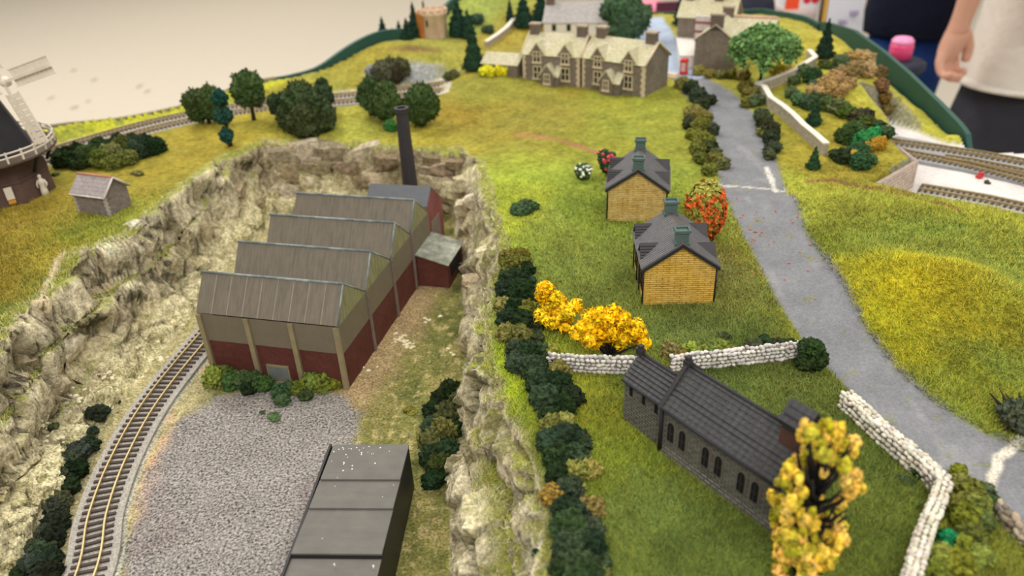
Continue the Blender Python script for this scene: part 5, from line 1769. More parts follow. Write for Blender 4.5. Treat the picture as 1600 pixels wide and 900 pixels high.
def fir(label, px, py, top, w, c, group=None, dz=0.0):
    p = hit(px, py)
    h = zfor(p[0], p[1], top) - p[2]
    d = px_cm(p)
    t = thing('fir_tree', label, 'tree', (p[0], p[1], p[2] - 0.1), 0, group)
    obj('trunk', MB().tube([(0, 0, -0.2), (0, 0, h * 0.5)], [0.14, 0.06], 6), M_TRUNK, t)
    s = w * d
    link('crown', random.choice(FIRS), None, t, loc=(0, 0, h * 0.06), rotz=random.uniform(0, 6), color=c, scale=(s * S * 1.05, s * S * 1.05, h * 0.95 * S))
    return t


def tree(label, px, py, top, w, c, lobes=((0, 0, 0.6, 0.5),), kind='leafy', trunk=0.28, c2=None, group=None, name='tree'):
    """lobes: (offset along the picture, offset in depth, height, size) in fractions of the crown"""
    p = hit(px, py)
    h = zfor(p[0], p[1], top) - p[2]
    W_ = w * px_cm(p)
    t = thing(name, label, 'tree', (p[0], p[1], p[2] - 0.05), 0, group)
    tk = MB().tube([(0, 0, -0.2), (0.05, 0, h * 0.3), (0, 0.05, h * 0.6)], [0.24, 0.18, 0.1], 7)
    for k in range(4):
        a = k * 1.6
        tk.tube([(0, 0, h * (0.25 + 0.05 * k)), (W_ * 0.25 * math.cos(a), W_ * 0.25 * math.sin(a), h * (0.5 + 0.06 * k))], [0.1, 0.04], 5)
    obj('trunk', tk, M_TRUNK, t)
    for i, (u, v, z, s) in enumerate(lobes):
        r = s * W_
        clump(t, (u * W_, v * W_, min(z * h, h - r * 0.75)), r, jit(c2 if (c2 and i % 2) else c, 8), kind, 1.05)
    return t


LOB4 = ((0, 0, 0.62, 0.40), (-0.22, 0.05, 0.5, 0.30), (0.22, -0.05, 0.5, 0.30), (0, -0.15, 0.42, 0.32), (0.05, 0.1, 0.8, 0.28))
LOB2 = ((-0.2, 0, 0.6, 0.32), (0.2, 0, 0.62, 0.34), (-0.22, 0, 0.38, 0.28), (0.2, -0.05, 0.4, 0.30), (0, 0.05, 0.5, 0.3))
LOBW = ((0, 0, 0.5, 0.36), (-0.28, 0, 0.34, 0.26), (0.26, 0, 0.32, 0.28), (0, -0.2, 0.3, 0.34), (-0.1, 0.1, 0.72, 0.24), (0.14, -0.1, 0.66, 0.22), (0.3, 0.1, 0.2, 0.2))
G1, G2, TEAL = (62, 78, 42), (72, 88, 48), (30, 66, 54)
tree('twin-crowned green tree on the golden bank above the quarry, nearest the hut', 327, 193, 134, 58, G1, LOB2)
tree('dark teal two-tiered shrub tree at the foot of the round-crowned tree', 360, 228, 138, 26, TEAL, ((0, 0, 0.85, 0.42), (0, 0, 0.55, 0.5), (-0.08, 0, 0.2, 0.42)), 'foam')
tree('round-crowned green tree on a bare stem behind the quarry', 397, 188, 114, 48, G1, ((0, 0, 0.72, 0.46), (-0.15, 0, 0.55, 0.36), (0.15, 0, 0.55, 0.36)))
tree('broad low spreading olive-green tree in the middle of the quarry-top row', 482, 203, 130, 84, (62, 74, 44), LOBW)
tree('small dark tree against the left side of the broad spreading tree', 442, 188, 136, 34, (50, 66, 42), LOB2)
tree('dark tree behind the right side of the broad spreading tree', 508, 180, 122, 36, (52, 68, 42), LOB4)
tree('tall thin-crowned tree by the track, just left of a fuller one', 580, 180, 121, 38, (58, 78, 42), LOB4)
tree('full round tree left of the chimney top', 606, 195, 128, 52, (66, 80, 42), LOB4)
tree('full round tree right of the chimney top', 660, 196, 134, 56, (62, 80, 40), LOB4)
bush('bright green small bush right beside the chimney', 611, 204, 26, (58, 108, 52), 3, tall=1.2)
fir('thin dark fir peeping over behind the chimney trees', 641, 175, 142, 14, TEAL)

FD = (34, 60, 46)
fir('lone fir at the left end of the castle hill', 600, 64, 24, 20, FD)
fir('tiny fir left of the castle, second from the hill end', 614, 62, 42, 12, FD)
fir('slim fir left of the castle, taller than the tiny one beside it', 625, 61, 30, 16, FD)
fir('stout fir touching the tall one left of the castle', 637, 62, 26, 22, FD)
fir('tallest fir left of the castle tower', 649, 60, 2, 26, FD)
fir('fir tip showing behind the castle tower', 664, 40, -2, 14, FD)
fir('broad dark fir right of the castle tower', 717, 56, -2, 38, FD)
fir('second dark fir right of the castle tower', 732, 60, 12, 26, (40, 66, 50))
fir('tall fir standing above the yellow bushes', 741, 110, 34, 36, (40, 66, 46))
fir('small slim fir by the top of the white field wall', 797, 34, -6, 14, FD)
fir('big dark fir behind the terrace chimneys', 818, 42, -14, 34, FD)
fir('dark fir between the white house and the big fir', 846, 34, -18, 34, (36, 62, 48))
bush('dark shrub on the green slope above the field wall', 742, 36, 30, (52, 74, 56), 3)
bush('small dark shrub under the field wall top', 764, 50, 22, (58, 76, 56), 3)
bush('brown-green bare bush beside the grey crag', 612, 122, 56, (62, 62, 42), 6, tall=1.0, kind='leafy')
bush('grey rounded lump of crag beside the bare bush', 589, 122, 34, (134, 136, 136), 3, cat='rock', name='crag', kind='small')
bush('small dark scrub at the foot of the village bank', 705, 124, 28, (82, 84, 46), 4)
bush('bright yellow flowering bush beside the outhouse', 785, 116, 28, (214, 204, 40), 5, tall=1.05, kind='leafy')
bush('bright yellow flowering bush beside the tall fir', 762, 118, 26, (212, 204, 44), 5, tall=0.95, kind='leafy')
tree('dark leafy tree behind the terrace at the street end', 974, 66, -12, 78, (72, 96, 66), LOB4, c2=(62, 84, 60))
fir('dark fir beside the orange tub at the street end', 1062, 40, -20, 22, (34, 56, 46))

# weeping tree
p = hit(1187, 134)
t = thing('weeping_tree', 'pale green weeping tree on a dark trunk beside the village road', 'tree', (p[0], p[1], p[2] - 0.05))
d = px_cm(p)
hh = zfor(p[0], p[1], 36) - p[2]
tk = MB().tube([(0, 0, -0.2), (0.1, 0, hh * 0.3), (0.3, 0, hh * 0.6)], [0.62, 0.42, 0.25], 8)
for k in range(6):
    a = k * 1.05
    tk.tube([(0.15, 0, hh * 0.35), (2.0 * math.cos(a), 2.0 * math.sin(a), hh * 0.66)], [0.22, 0.08], 6)
obj('trunk', tk, mat('black_green_trunk', (34, 46, 44), 0.9), t)
r = np.random.default_rng(4)
RW = 52 * d
pts = []
for k in range(90):
    a, q = r.random() * 6.283, math.sqrt(r.random()) * RW * 0.86
    zt = hh * (0.98 - 0.30 * (q / RW) ** 2) - 0.3 * r.random()
    ln = (0.25 + 0.75 * q / RW) * hh * 0.5 * (0.5 + 0.6 * r.random())
    for j in range(30):
        f0 = r.random()
        pts.append((q * math.cos(a) * (1 + 0.12 * f0) + r.normal() * 0.32, q * math.sin(a) * (1 + 0.12 * f0) + r.normal() * 0.32, zt - ln * f0 + r.normal() * 0.12))
pts = np.array(pts)
for nm, c_, sl_ in (('fronds', (124, 160, 92), slice(0, None, 2)), ('fronds', (104, 142, 84), slice(1, None, 2))):
    v, f = chips(pts[sl_] * S, np.zeros_like(pts[sl_]) + [0, 0, 1], 0.0032, 5, 0.1)
    me = arr_mesh('fronds', v, f, False)
    me.materials.append(M_LEAF)
    o = link('fronds', me, None, t, color=c_)
for k in range(7):
    a = k * 0.9
    clump(t, (RW * 0.5 * math.cos(a), RW * 0.5 * math.sin(a), hh * 0.68), RW * 0.38, jit((96, 128, 76), 8), 'leafy', 0.8)
bush('yellow and orange flowers under the weeping tree', 1220, 118, 46, (196, 176, 52), 6, name='flower_patch', cat='flowers', kind='leafy', tall=0.5, c2=(214, 168, 40))
fir('dark columnar fir at the bend of the zigzag wall', 1287, 90, 26, 30, (34, 54, 40))
fir('small fir between the scrub and the zigzag wall', 1271, 194, 154, 26, (44, 70, 46))
fir('small dark fir at the lower end of the zigzag wall', 1270, 264, 226, 24, (44, 74, 46))
TAN, RUS, GRS = (156, 130, 84), (128, 104, 66), (72, 82, 50)
hedge('tan and russet scrub arching over the tunnel mouth', [(1270, 148, 22, TAN), (1282, 152, 24, TAN), (1292, 140, 28, TAN), (1304, 132, 30, TAN), (1318, 122, 30, RUS), (1312, 108, 28, GRS), (1330, 104, 32, TAN), (1346, 100, 32, TAN), (1362, 104, 30, RUS), (1352, 118, 30, TAN), (1336, 118, 30, RUS),
       (1372, 120, 26, (104, 84, 54)), (1376, 140, 24, (112, 84, 52)), (1380, 158, 22, (118, 92, 50)), (1384, 176, 22, (104, 88, 50)), (1300, 152, 28, TAN), (1314, 146, 24, TAN), (1326, 136, 22, TAN)], 'scrub', 'scrub')
hedge('dark green scrub along the bank below the tan scrub', [(1254, 118, 24, GRS), (1240, 132, 20, GRS), (1268, 126, 28, (56, 74, 50)), (1290, 108, 22, GRS), (1236, 150, 22, (74, 92, 52)), (1248, 162, 26, (64, 84, 54)), (1262, 168, 24, (60, 80, 52)), (1276, 162, 26, (64, 80, 50)), (1292, 170, 26, (80, 92, 50)), (1306, 174, 28, (74, 88, 50)),
       (1322, 182, 28, (80, 90, 46)), (1338, 188, 24, (50, 54, 34)), (1352, 188, 24, (44, 46, 32)), (1272, 140, 22, (50, 72, 54))], 'scrub', 'scrub')
hedge('thick mixed shrubs at the grass corner above the retaining wall', [(1318, 222, 30, (54, 72, 42)), (1334, 210, 30, (62, 82, 44)), (1352, 202, 30, (76, 84, 44)), (1368, 204, 26, (48, 66, 42)), (1380, 214, 26, (54, 70, 40)), (1344, 226, 28, (40, 108, 56)), (1362, 218, 26, (36, 116, 60)), (1372, 232, 24, (168, 128, 44)), (1356, 236, 22, (150, 124, 46)),
       (1340, 244, 30, (48, 82, 44)), (1344, 262, 34, (46, 74, 44)), (1330, 252, 26, (170, 136, 44)), (1316, 252, 28, (44, 56, 36)), (1304, 246, 20, (48, 62, 40)), (1358, 256, 22, (58, 84, 46))], 'shrubbery', 'shrubs')
hedge('bushy hedge along the left verge of the village road', [(1066, 138, 26, OLV), (1080, 146, 26, (58, 66, 44)), (1090, 158, 28, (54, 62, 42)), (1108, 163, 22, (40, 46, 36)), (1096, 170, 24, (50, 58, 38)), (1084, 186, 28, OLV), (1100, 190, 26, OLV), (1080, 200, 24, (58, 66, 38)), (1096, 206, 30, OLV), (1112, 210, 24, (54, 62, 40)), (1084, 216, 24, OLV), (1100, 226, 30, OLV),
       (1090, 240, 26, (88, 92, 40)), (1108, 236, 24, (60, 66, 40)), (1118, 244, 20, (62, 68, 38)), (1096, 254, 24, (92, 96, 40)), (1114, 256, 28, OLV), (1128, 262, 24, (78, 84, 40)), (1108, 272, 26, (88, 94, 40))])
hedge('darker hedge along the right verge of the village road', [(1164, 142, 22, OLV), (1172, 152, 24, OLV), (1180, 164, 26, (62, 68, 42)), (1168, 166, 20, OLV), (1188, 186, 24, (60, 76, 46)), (1194, 196, 26, (64, 72, 42)), (1202, 208, 28, (50, 54, 36)), (1192, 212, 22, (84, 90, 46)), (1204, 222, 26, (46, 50, 36)), (1206, 238, 26, (52, 58, 40)), (1202, 248, 20, (62, 66, 42))])
hedge('low mossy planting in front of the tall village house', [(1092, 116, 20, (120, 112, 46)), (1108, 120, 18, (112, 106, 48)), (1126, 122, 20, (92, 88, 44)), (1144, 122, 20, OLV), (1160, 124, 22, (104, 96, 46))], 'planting', 'planting')
hedge('dark bushes behind the hut beside the back tracks', [(104, 258, 34, DKG), (122, 252, 38, DKG), (140, 256, 40, MDG), (128, 262, 30, DKG), (158, 246, 40, DKG), (160, 258, 34, (92, 98, 48)), (178, 252, 42, (96, 102, 48)), (196, 244, 40, (84, 94, 46)), (200, 256, 32, (98, 104, 48)), (214, 246, 38, DKG), (228, 240, 36, DKG), (242, 238, 34, DKG), (180, 262, 30, (100, 104, 48)), (208, 232, 30, DKG), (190, 232, 30, DKG)])
bush('sparse brown scrub on the grass beyond the hut', 214, 272, 26, (104, 102, 58), 3, tall=0.4, kind='small')
bush('small green weed beside the mill base', 88, 274, 16, (78, 92, 50), 2, tall=0.5, kind='small')

# hedge along the quarry edge
QH = [(796, 412, 34, OLV), (812, 410, 32, OLV), (804, 426, 40, (96, 98, 46)), (822, 428, 28, DKG), (792, 440, 28, DKG), (806, 446, 38, DKG), (826, 446, 24, DKG), (792, 462, 36, DKG), (812, 466, 44, DKG), (830, 470, 24, DKG), (790, 486, 34, OLV), (806, 492, 36, DKG), (826, 494, 34, OLV), (794, 508, 36, DKG), (816, 512, 40, DKG), (838, 512, 24, DKG),
      (792, 530, 34, OLV), (812, 536, 40, (104, 100, 56)), (834, 534, 30, DKG), (806, 556, 34, DKG), (826, 558, 36, DKG), (846, 552, 26, DKG), (860, 552, 24, (120, 118, 48)), (812, 578, 38, DKG), (834, 586, 46, DKG), (856, 574, 30, DKG), (874, 588, 34, OLV), (846, 610, 46, DKG), (872, 612, 48, DKG), (890, 628, 40, DKG), (852, 632, 44, DKG), (880, 646, 42, DKG), (858, 656, 34, DKG),
      (864, 674, 40, OLV), (880, 664, 34, (120, 122, 56)), (862, 698, 46, DKG), (886, 694, 50, DKG), (908, 700, 36, DKG), (892, 690, 20, (126, 118, 48)), (872, 722, 46, DKG), (898, 722, 44, DKG), (902, 744, 40, OLV), (920, 740, 34, (126, 112, 50)), (872, 752, 40, DKG), (890, 776, 44, DKG), (864, 782, 40, (140, 112, 48)), (904, 768, 24, (124, 128, 48)), (886, 806, 46, DKG), (922, 802, 42, (124, 106, 54)), (904, 812, 40, DKG),
      (892, 836, 56, DKG), (920, 838, 46, DKG), (892, 866, 56, DKG), (922, 864, 48, DKG), (904, 892, 56, DKG), (938, 888, 36, DKG), (884, 896, 40, DKG), (912, 920, 60, DKG), (936, 904, 30, OLV)]
hedge('long dark green hedge with olive tufts along the quarry edge', QH)
bush('dark green shrub on the pale rock at the quarry edge', 846, 872, 36, (40, 58, 38), 3, tall=0.7)
bush('dark creeping shrub at the top of the quarry corner', 818, 330, 46, (54, 74, 46), 6, tall=0.5)
hedge('dark scrub at the foot of the rock beside the goods shed', [(704, 622, 40, DKG), (690, 634, 34, DKG), (714, 640, 36, (76, 84, 40)), (680, 650, 36, DKG), (700, 660, 44, (70, 78, 38)), (676, 672, 34, DKG), (694, 684, 44, (84, 86, 38)), (712, 676, 30, DKG), (680, 700, 42, (72, 78, 36)), (698, 712, 40, DKG), (674, 720, 36, DKG), (688, 738, 42, (66, 72, 38)), (678, 756, 36, DKG), (664, 694, 26, OLV)], 'scrub', 'scrub')
bush('olive tuft on the rough ground between factory and rock', 640, 642, 26, (112, 110, 46), 3, tall=0.45, kind='small')
hedge('green weeds along the foot of the factory front', [(338, 598, 36, (112, 124, 50)), (352, 592, 30, (96, 112, 50)), (366, 602, 32, MDG), (382, 600, 32, MDG), (398, 604, 34, (60, 84, 52)), (414, 606, 28, MDG), (390, 612, 26, DKG), (440, 618, 28, (58, 82, 54)), (456, 612, 26, MDG), (442, 630, 22, (62, 86, 54)), (472, 612, 30, (100, 110, 44)), (488, 606, 34, (100, 112, 44)), (506, 604, 36, (104, 114, 44)), (524, 604, 26, (112, 118, 44)), (478, 622, 22, MDG)], 'weeds', 'weeds')
bush('tiny green weed on the gravel in front of the factory', 430, 652, 26, (64, 84, 52), 3, tall=0.35, kind='small')
bush('very small green tuft on the gravel near the factory corner', 410, 645, 9, (70, 88, 54), 1, tall=0.4, kind='small')
hedge('dark bushes lining the outer side of the quarry track', [(140, 702, 30, (38, 46, 34)), (126, 712, 36, (40, 48, 36)), (112, 728, 34, (42, 50, 36)), (118, 742, 40, (36, 44, 32)), (100, 752, 30, (40, 48, 34)), (106, 768, 38, (40, 48, 34)), (98, 790, 34, (54, 58, 38)), (88, 800, 34, (44, 52, 36)), (90, 824, 38, (40, 48, 34)), (74, 838, 30, (46, 54, 36)), (86, 848, 36, (38, 46, 32)), (70, 866, 38, (42, 50, 34)), (54, 858, 24, (46, 52, 36)), (82, 880, 36, (38, 46, 32)), (58, 890, 42, (40, 48, 34)), (78, 905, 40, (38, 44, 32)), (36, 900, 30, (40, 48, 34))])
bush('round dark bush on the pale scree beside the track', 153, 652, 36, (44, 54, 42), 4, tall=0.9)
bush('lower dark bush touching the round one beside the track', 146, 674, 26, (42, 52, 40), 3, tall=0.6)
bush('tiny dark bush on the scree close to the rail', 186, 630, 14, (48, 60, 48), 2, kind='small')
bush('small dark bush alone on the pale scree', 86, 668, 20, (60, 70, 44), 2, tall=0.6, kind='small')
bush('dark green bush in the corner behind the factory', 470, 335, 24, (44, 62, 44), 3, tall=1.3)
# churchyard planting
hedge('mixed small bushes along the back of the churchyard wall', [(1046, 556, 30, (112, 104, 52)), (1062, 562, 24, (116, 106, 56)), (1080, 552, 28, (124, 132, 44)), (1096, 556, 24, (104, 112, 44)), (1112, 554, 24, (86, 98, 44)), (1128, 550, 28, (112, 122, 44)), (1146, 556, 24, (88, 84, 48)), (1160, 556, 22, (92, 90, 48)), (1178, 552, 30, (60, 72, 44)), (1196, 542, 26, (44, 60, 38)), (1212, 546, 28, (52, 66, 38)), (1228, 546, 26, (52, 66, 38))])
p = hit(1262, 572)
t = thing('box_hedge', 'square dark green box bush at the end of the churchyard wall', 'hedge', (p[0], p[1], p[2]))
for k in range(6):
    clump(t, (random.uniform(-.35, .35), random.uniform(-.3, .3), 0.35 + 0.16 * k), 0.5, jit((48, 66, 34), 8), 'foam', 0.9)
bush('dark bush on the lawn behind the churchyard planting', 1131, 526, 24, (62, 74, 50), 3, tall=0.5)
bush('dark green bush leaning on the bend of the road wall', 1440, 742, 44, (52, 72, 42), 4, tall=0.7)
bush('low dark tuft beside the bush at the road wall', 1414, 748, 30, (62, 74, 46), 3, tall=0.35, kind='small')
hedge('olive and yellow bushes on the verge outside the road wall', [(1496, 742, 26, (124, 128, 44)), (1500, 764, 34, (110, 112, 46)), (1514, 778, 40, (112, 114, 48)), (1496, 792, 34, (116, 112, 52)), (1524, 796, 38, (104, 108, 44)), (1506, 818, 44, (108, 110, 42)), (1536, 776, 34, (60, 76, 46)), (1546, 794, 32, (64, 80, 48)), (1528, 822, 40, (78, 90, 44)), (1516, 846, 44, (84, 98, 44)), (1500, 862, 40, (118, 124, 40)), (1470, 880, 46, (112, 118, 38)),
       (1496, 892, 44, (116, 120, 42)), (1526, 878, 40, (104, 108, 44)), (1456, 902, 40, (104, 112, 40)), (1528, 764, 16, (48, 52, 44))])
bush('emerald green bush against the outside of the road wall', 1478, 852, 44, (22, 112, 66), 4, tall=1.0)
# grey twiggy bush at the picture's right margin
p = hit(1592, 668)
t = thing('bare_bush', 'dark bare twiggy bush at the roadside opposite the wall', 'bush', (p[0], p[1], p[2]))
r = random.Random(3)
for k in range(26):
    a, e = r.uniform(0, 6.28), r.uniform(0.25, 1.3)
    L_ = r.uniform(0.9, 1.9)
    q1 = np.array([math.cos(a) * math.cos(e), math.sin(a) * math.cos(e), math.sin(e)]) * L_ * 0.55
    q2 = q1 * 1.8 + np.array([r.uniform(-.25, .25) for _ in range(3)])
    obj('twig', MB().tube([(0.1 * r.uniform(-1, 1), 0.1 * r.uniform(-1, 1), -0.1), tuple(q1), tuple(q2)], [0.07, 0.05, 0.025], 5), M_BLACKTWIG, t)
for k in range(5):
    clump(t, (r.uniform(-.6, .9), r.uniform(-.6, .6), r.uniform(0.2, 0.9)), r.uniform(0.4, 0.6), jit((70, 76, 58), 8), 'leafy')
# flowering bushes behind the cottages
def flower_bush(label, px, py, w, green, flower, n=70, fs=0.0013, tall=0.9):
    p = hit(px, py)
    R_ = w * px_cm(p) / 2
    t = thing('flowering_bush', label, 'bush', (p[0], p[1], p[2] - 0.03))
    rr = np.random.default_rng(px)
    cs = []
    for k in range(5):
        a = k * 2.4
        q = R_ * 0.4 * math.sqrt(k / 5)
        cs.append((q * math.cos(a), q * math.sin(a), R_ * tall * (0.6 + 0.2 * k)))
        clump(t, cs[-1], R_ * 0.58, jit(green, 8), 'leafy')
    v0 = rr.normal(size=(n, 3))
    v0 /= np.linalg.norm(v0, axis=1, keepdims=True)
    v0[:, 2] = np.abs(v0[:, 2]) * 0.8
    c0 = np.array(cs)[rr.integers(0, 5, n)]
    P_ = (c0 + v0 * R_ * 0.66) * S
    bl = [(b * fs * rr.uniform(0.7, 1.2) + q, f) for q in P_ for b, f in [ICO[1]]]
    me = arr_mesh('blossom', *join_arr(bl), smooth=False)
    me.materials.append(M_LEAF)
    tag(link('blossom', me, None, t, color=flower), 'blossom heads', kind='stuff')
    return t


flower_bush('pink flowering bush at the corner of the buff cottage', 950, 274, 36, (52, 80, 52), (206, 84, 96), 60, 0.0018, 1.25)
flower_bush('white flowering bush on the lawn left of the buff cottage', 912, 280, 30, (70, 88, 62), (222, 224, 206), 46, 0.0014, 0.8)
# autumn tree by the yellow cottage: green needles, orange tips
p = hit(1098, 374)
d = px_cm(p)
t = thing('autumn_tree', 'oval bush tree with orange-red leaves beside the road and yellow cottage', 'tree', (p[0], p[1], p[2]))
hh = zfor(p[0], p[1], 284) - p[2]
obj('trunk', MB().tube([(0, 0, -0.2), (0, 0, hh * 0.7)], [0.16, 0.07], 6), M_TRUNK, t)
rr = np.random.default_rng(12)


def oval(n, sh, sd):
    r2 = np.random.default_rng(sd)
    v = r2.normal(size=(n, 3))
    v /= np.linalg.norm(v, axis=1, keepdims=True)
    return v, v * np.array([31 * d * 0.95, 31 * d * 0.95, hh * 0.5]) * sh * (0.86 + 0.2 * r2.random((n, 1))) + np.array([0, 0, hh * 0.52])


for nm, n_, sh, c_, sz, sd in (('leaves', 2600, 0.97, (150, 146, 66), 0.0021, 1), ('leaves', 900, 0.9, (92, 110, 56), 0.0019, 2), ('orange_leaves', 1500, 1.0, (216, 92, 40), 0.0022, 3), ('orange_leaves', 900, 0.97, (226, 122, 48), 0.0020, 4)):
    v, q = oval(n_, sh, sd)
    if nm == 'orange_leaves':
        keep = (q[:, 2] < hh * 0.86) & (q[:, 0] > -26 * d + 8 * d * np.sin(q[:, 2] * 4)) & (np.random.default_rng(sd).random(len(q)) < 0.8)
        v, q = v[keep], q[keep]
    me = arr_mesh(nm, *chips(q * S, v, sz, sd, 0.6, 1.1), smooth=False)
    me.materials.append(M_LEAF)
    link(nm, me, None, t, color=c_)
link('inner_foliage', FOAM[2], None, t, loc=(0, 0, hh * 0.52), color=(150, 88, 44), scale=(25 * d * S, 25 * d * S, hh * 0.41 * S))
# fallen orange leaves
m_ = MB()
for k in range(70):
    px, py = random.gauss(1160, 28), random.gauss(385, 42)
    if k > 45:
        px, py = random.uniform(1130, 1300), random.uniform(330, 470)
    p = hit(px, py)
    r = random.uniform(0.03, 0.075)
    a = random.uniform(0, 6)
    m_.prism([(p[0] + r * math.cos(a + q), p[1] + r * math.sin(a + q)) for q in (0, 1.3, 2.6, 4.2)], 'z', p[2] + 0.03, p[2] + 0.09)
tag(obj('fallen_leaves', m_, mat('orange_leaf_litter', (214, 110, 72), 0.8, 0.15, 100, 0)), 'small orange leaves scattered on the road below the autumn tree', 'leaves', kind='stuff')
m_ = MB()
for px, py, n_ in ((628, 533, 16), (640, 540, 14), (622, 528, 5), (575, 575, 4), (690, 545, 4), (300, 470, 8), (280, 500, 8), (250, 560, 10), (230, 540, 6), (170, 590, 10), (120, 620, 12), (60, 660, 14), (40, 720, 14), (90, 690, 10), (668, 500, 5)):
    for k in range(n_):
        s0 = 5 if n_ > 12 and py < 560 else 9
        p = hit(px + random.gauss(0, s0), py + random.gauss(0, s0 * 0.6))
        r = random.uniform(0.06, 0.2)
        v, f = ICO[1]
        b = v * np.array([r, r * 0.8, r * 0.6]) * (1 + 0.3 * np.random.default_rng(k).normal(size=(len(v), 1)) * 0.5)
        m_.add([tuple(q + p) for q in b], [tuple(q) for q in f])
tag(obj('rubble', m_, mat('pale_rubble', (226, 216, 184), 0.9, 0.15, 200, 0.2)), 'pale crumbs of rubble lying about the quarry floor and scree', 'rubble', kind='stuff')


# yellow shrubs: a few bare stems carrying balls of bright flock
def flock_shrub(label, px, py, balls, c=(255, 206, 30)):
    p = hit(px, py)
    d = px_cm(p)
    t = thing('yellow_shrub', label, 'shrub', (p[0], p[1], p[2]))
    st = MB()
    P_ = []
    for bx, by, br in balls:
        z = zfor(p[0], p[1], by) - p[2]
        q = np.array([(bx - px) * d, random.uniform(-.5, .5) * br * d * 1.6, max(z, 0.2)])
        st.tube([(random.uniform(-.1, .1), 0, -0.1), tuple(q * np.array([0.45, 0.45, 0.5])), tuple(q)], [0.09, 0.06, 0.03], 5)
        P_.append((q, br * d))
    obj('stems', st, M_BLACKTWIG, t)
    for i, (q, r0) in enumerate(P_):
        r2 = np.random.default_rng(i + px)
        n_ = 300
        v = r2.normal(size=(n_, 3))
        v /= np.linalg.norm(v, axis=1, keepdims=True)
        me = arr_mesh('flock_ball', *chips((v * r0 * (0.45 + 0.6 * r2.random((n_, 1)))) * S, v, 0.0012, i, 1.6, 1.3), smooth=False)
        me.materials.append(M_LEAF)
        link('flock_ball', me, None, t, loc=tuple(q), color=jit(c, 12))
    return t


random.seed(21)
flock_shrub('upright bright yellow shrub beside the quarry hedge', 878, 516, [(856, 448, 13), (850, 462, 13), (866, 462, 14), (858, 478, 15), (874, 476, 15), (886, 482, 13), (900, 480, 12), (848, 496, 14), (862, 498, 14), (876, 496, 14), (888, 500, 10), (882, 508, 10), (868, 486, 14), (853, 454, 12), (878, 488, 12)])
flock_shrub('spreading bright yellow shrub behind the church wall', 954, 556, [(922, 500, 14), (935, 494, 13), (946, 500, 14), (958, 496, 15), (970, 494, 13), (912, 512, 13), (904, 522, 13), (920, 526, 14), (936, 516, 15), (952, 514, 15), (966, 510, 14), (980, 516, 14), (992, 508, 12), (996, 522, 13), (1004, 534, 11), (944, 528, 14), (958, 534, 13), (972, 528, 14), (984, 532, 13), (930, 534, 11), (966, 540, 11), (926, 512, 13), (990, 516, 12)], (255, 204, 28))
# poplar close to the camera
p = at(1246, 905, 5.9)
d = px_cm(p)
t = thing('poplar_tree', 'tall yellow-leaved poplar with black branches in front of the church', 'tree', (p[0], p[1], 5.8))
hz_ = zfor(p[0], p[1], 676) - 5.9
W_ = 63 * d
rr = random.Random(9)
lv = [[], [], []]
obj('trunk', MB().tube([(0, 0, -0.2), (0.03, 0.02, hz_ * 0.5), (0, 0, hz_ * 0.96)], [0.16, 0.11, 0.03], 7), M_BLACKTWIG, t)
for k in range(54):
    f0 = 0.04 + 0.72 * (k / 54)
    a = k * 2.4 + rr.uniform(-.3, .3)
    up_ = rr.uniform(0.16, 0.30)
    rad = W_ * (0.5 + 0.5 * math.sin(math.pi * min(1, (f0 + up_) * 0.95))) * rr.uniform(0.55, 0.98)
    q0 = np.array([0, 0, hz_ * f0])
    q2 = np.array([rad * math.cos(a), rad * math.sin(a), hz_ * min(0.98, f0 + up_)])
    q1 = q0 * 0.5 + q2 * 0.5 + np.array([math.cos(a), math.sin(a), -0.4]) * rad * 0.16
    obj('branch', MB().tube([tuple(q0), tuple(q1), tuple(q2)], [0.11, 0.08, 0.035], 5), M_BLACKTWIG, t)
    for j in range(3):
        g = q1 + (q2 - q1) * rr.uniform(0.35, 1.05)
        # the side turned to the church has lost most of its leaves
        mid_ = abs(g[0]) < 0.62 * W_ and 0.36 < g[2] / hz_ < 0.97 and g[1] < 0.35 * W_
        if rr.random() < (0.88 if mid_ else 0.1):
            continue
        for q in range(4):
            lv[rr.randrange(3)].append(g + np.array([rr.uniform(-.3, .3), rr.uniform(-.3, .3), rr.uniform(-.3, .45)]))
for k in range(80):
    a, f0 = rr.uniform(0, 6.28), rr.uniform(0.02, 0.38)
    lv[rr.randrange(3)].append(np.array([W_ * 0.55 * math.cos(a), W_ * 0.55 * math.sin(a), hz_ * f0]))
for c_, L_ in zip(((238, 198, 96), (228, 196, 70), (178, 168, 48)), lv):
    for g in L_:
        clump(t, tuple(g), rr.uniform(0.11, 0.21), jit(c_, 14), 'small', 1.5, name='leaf_cluster')

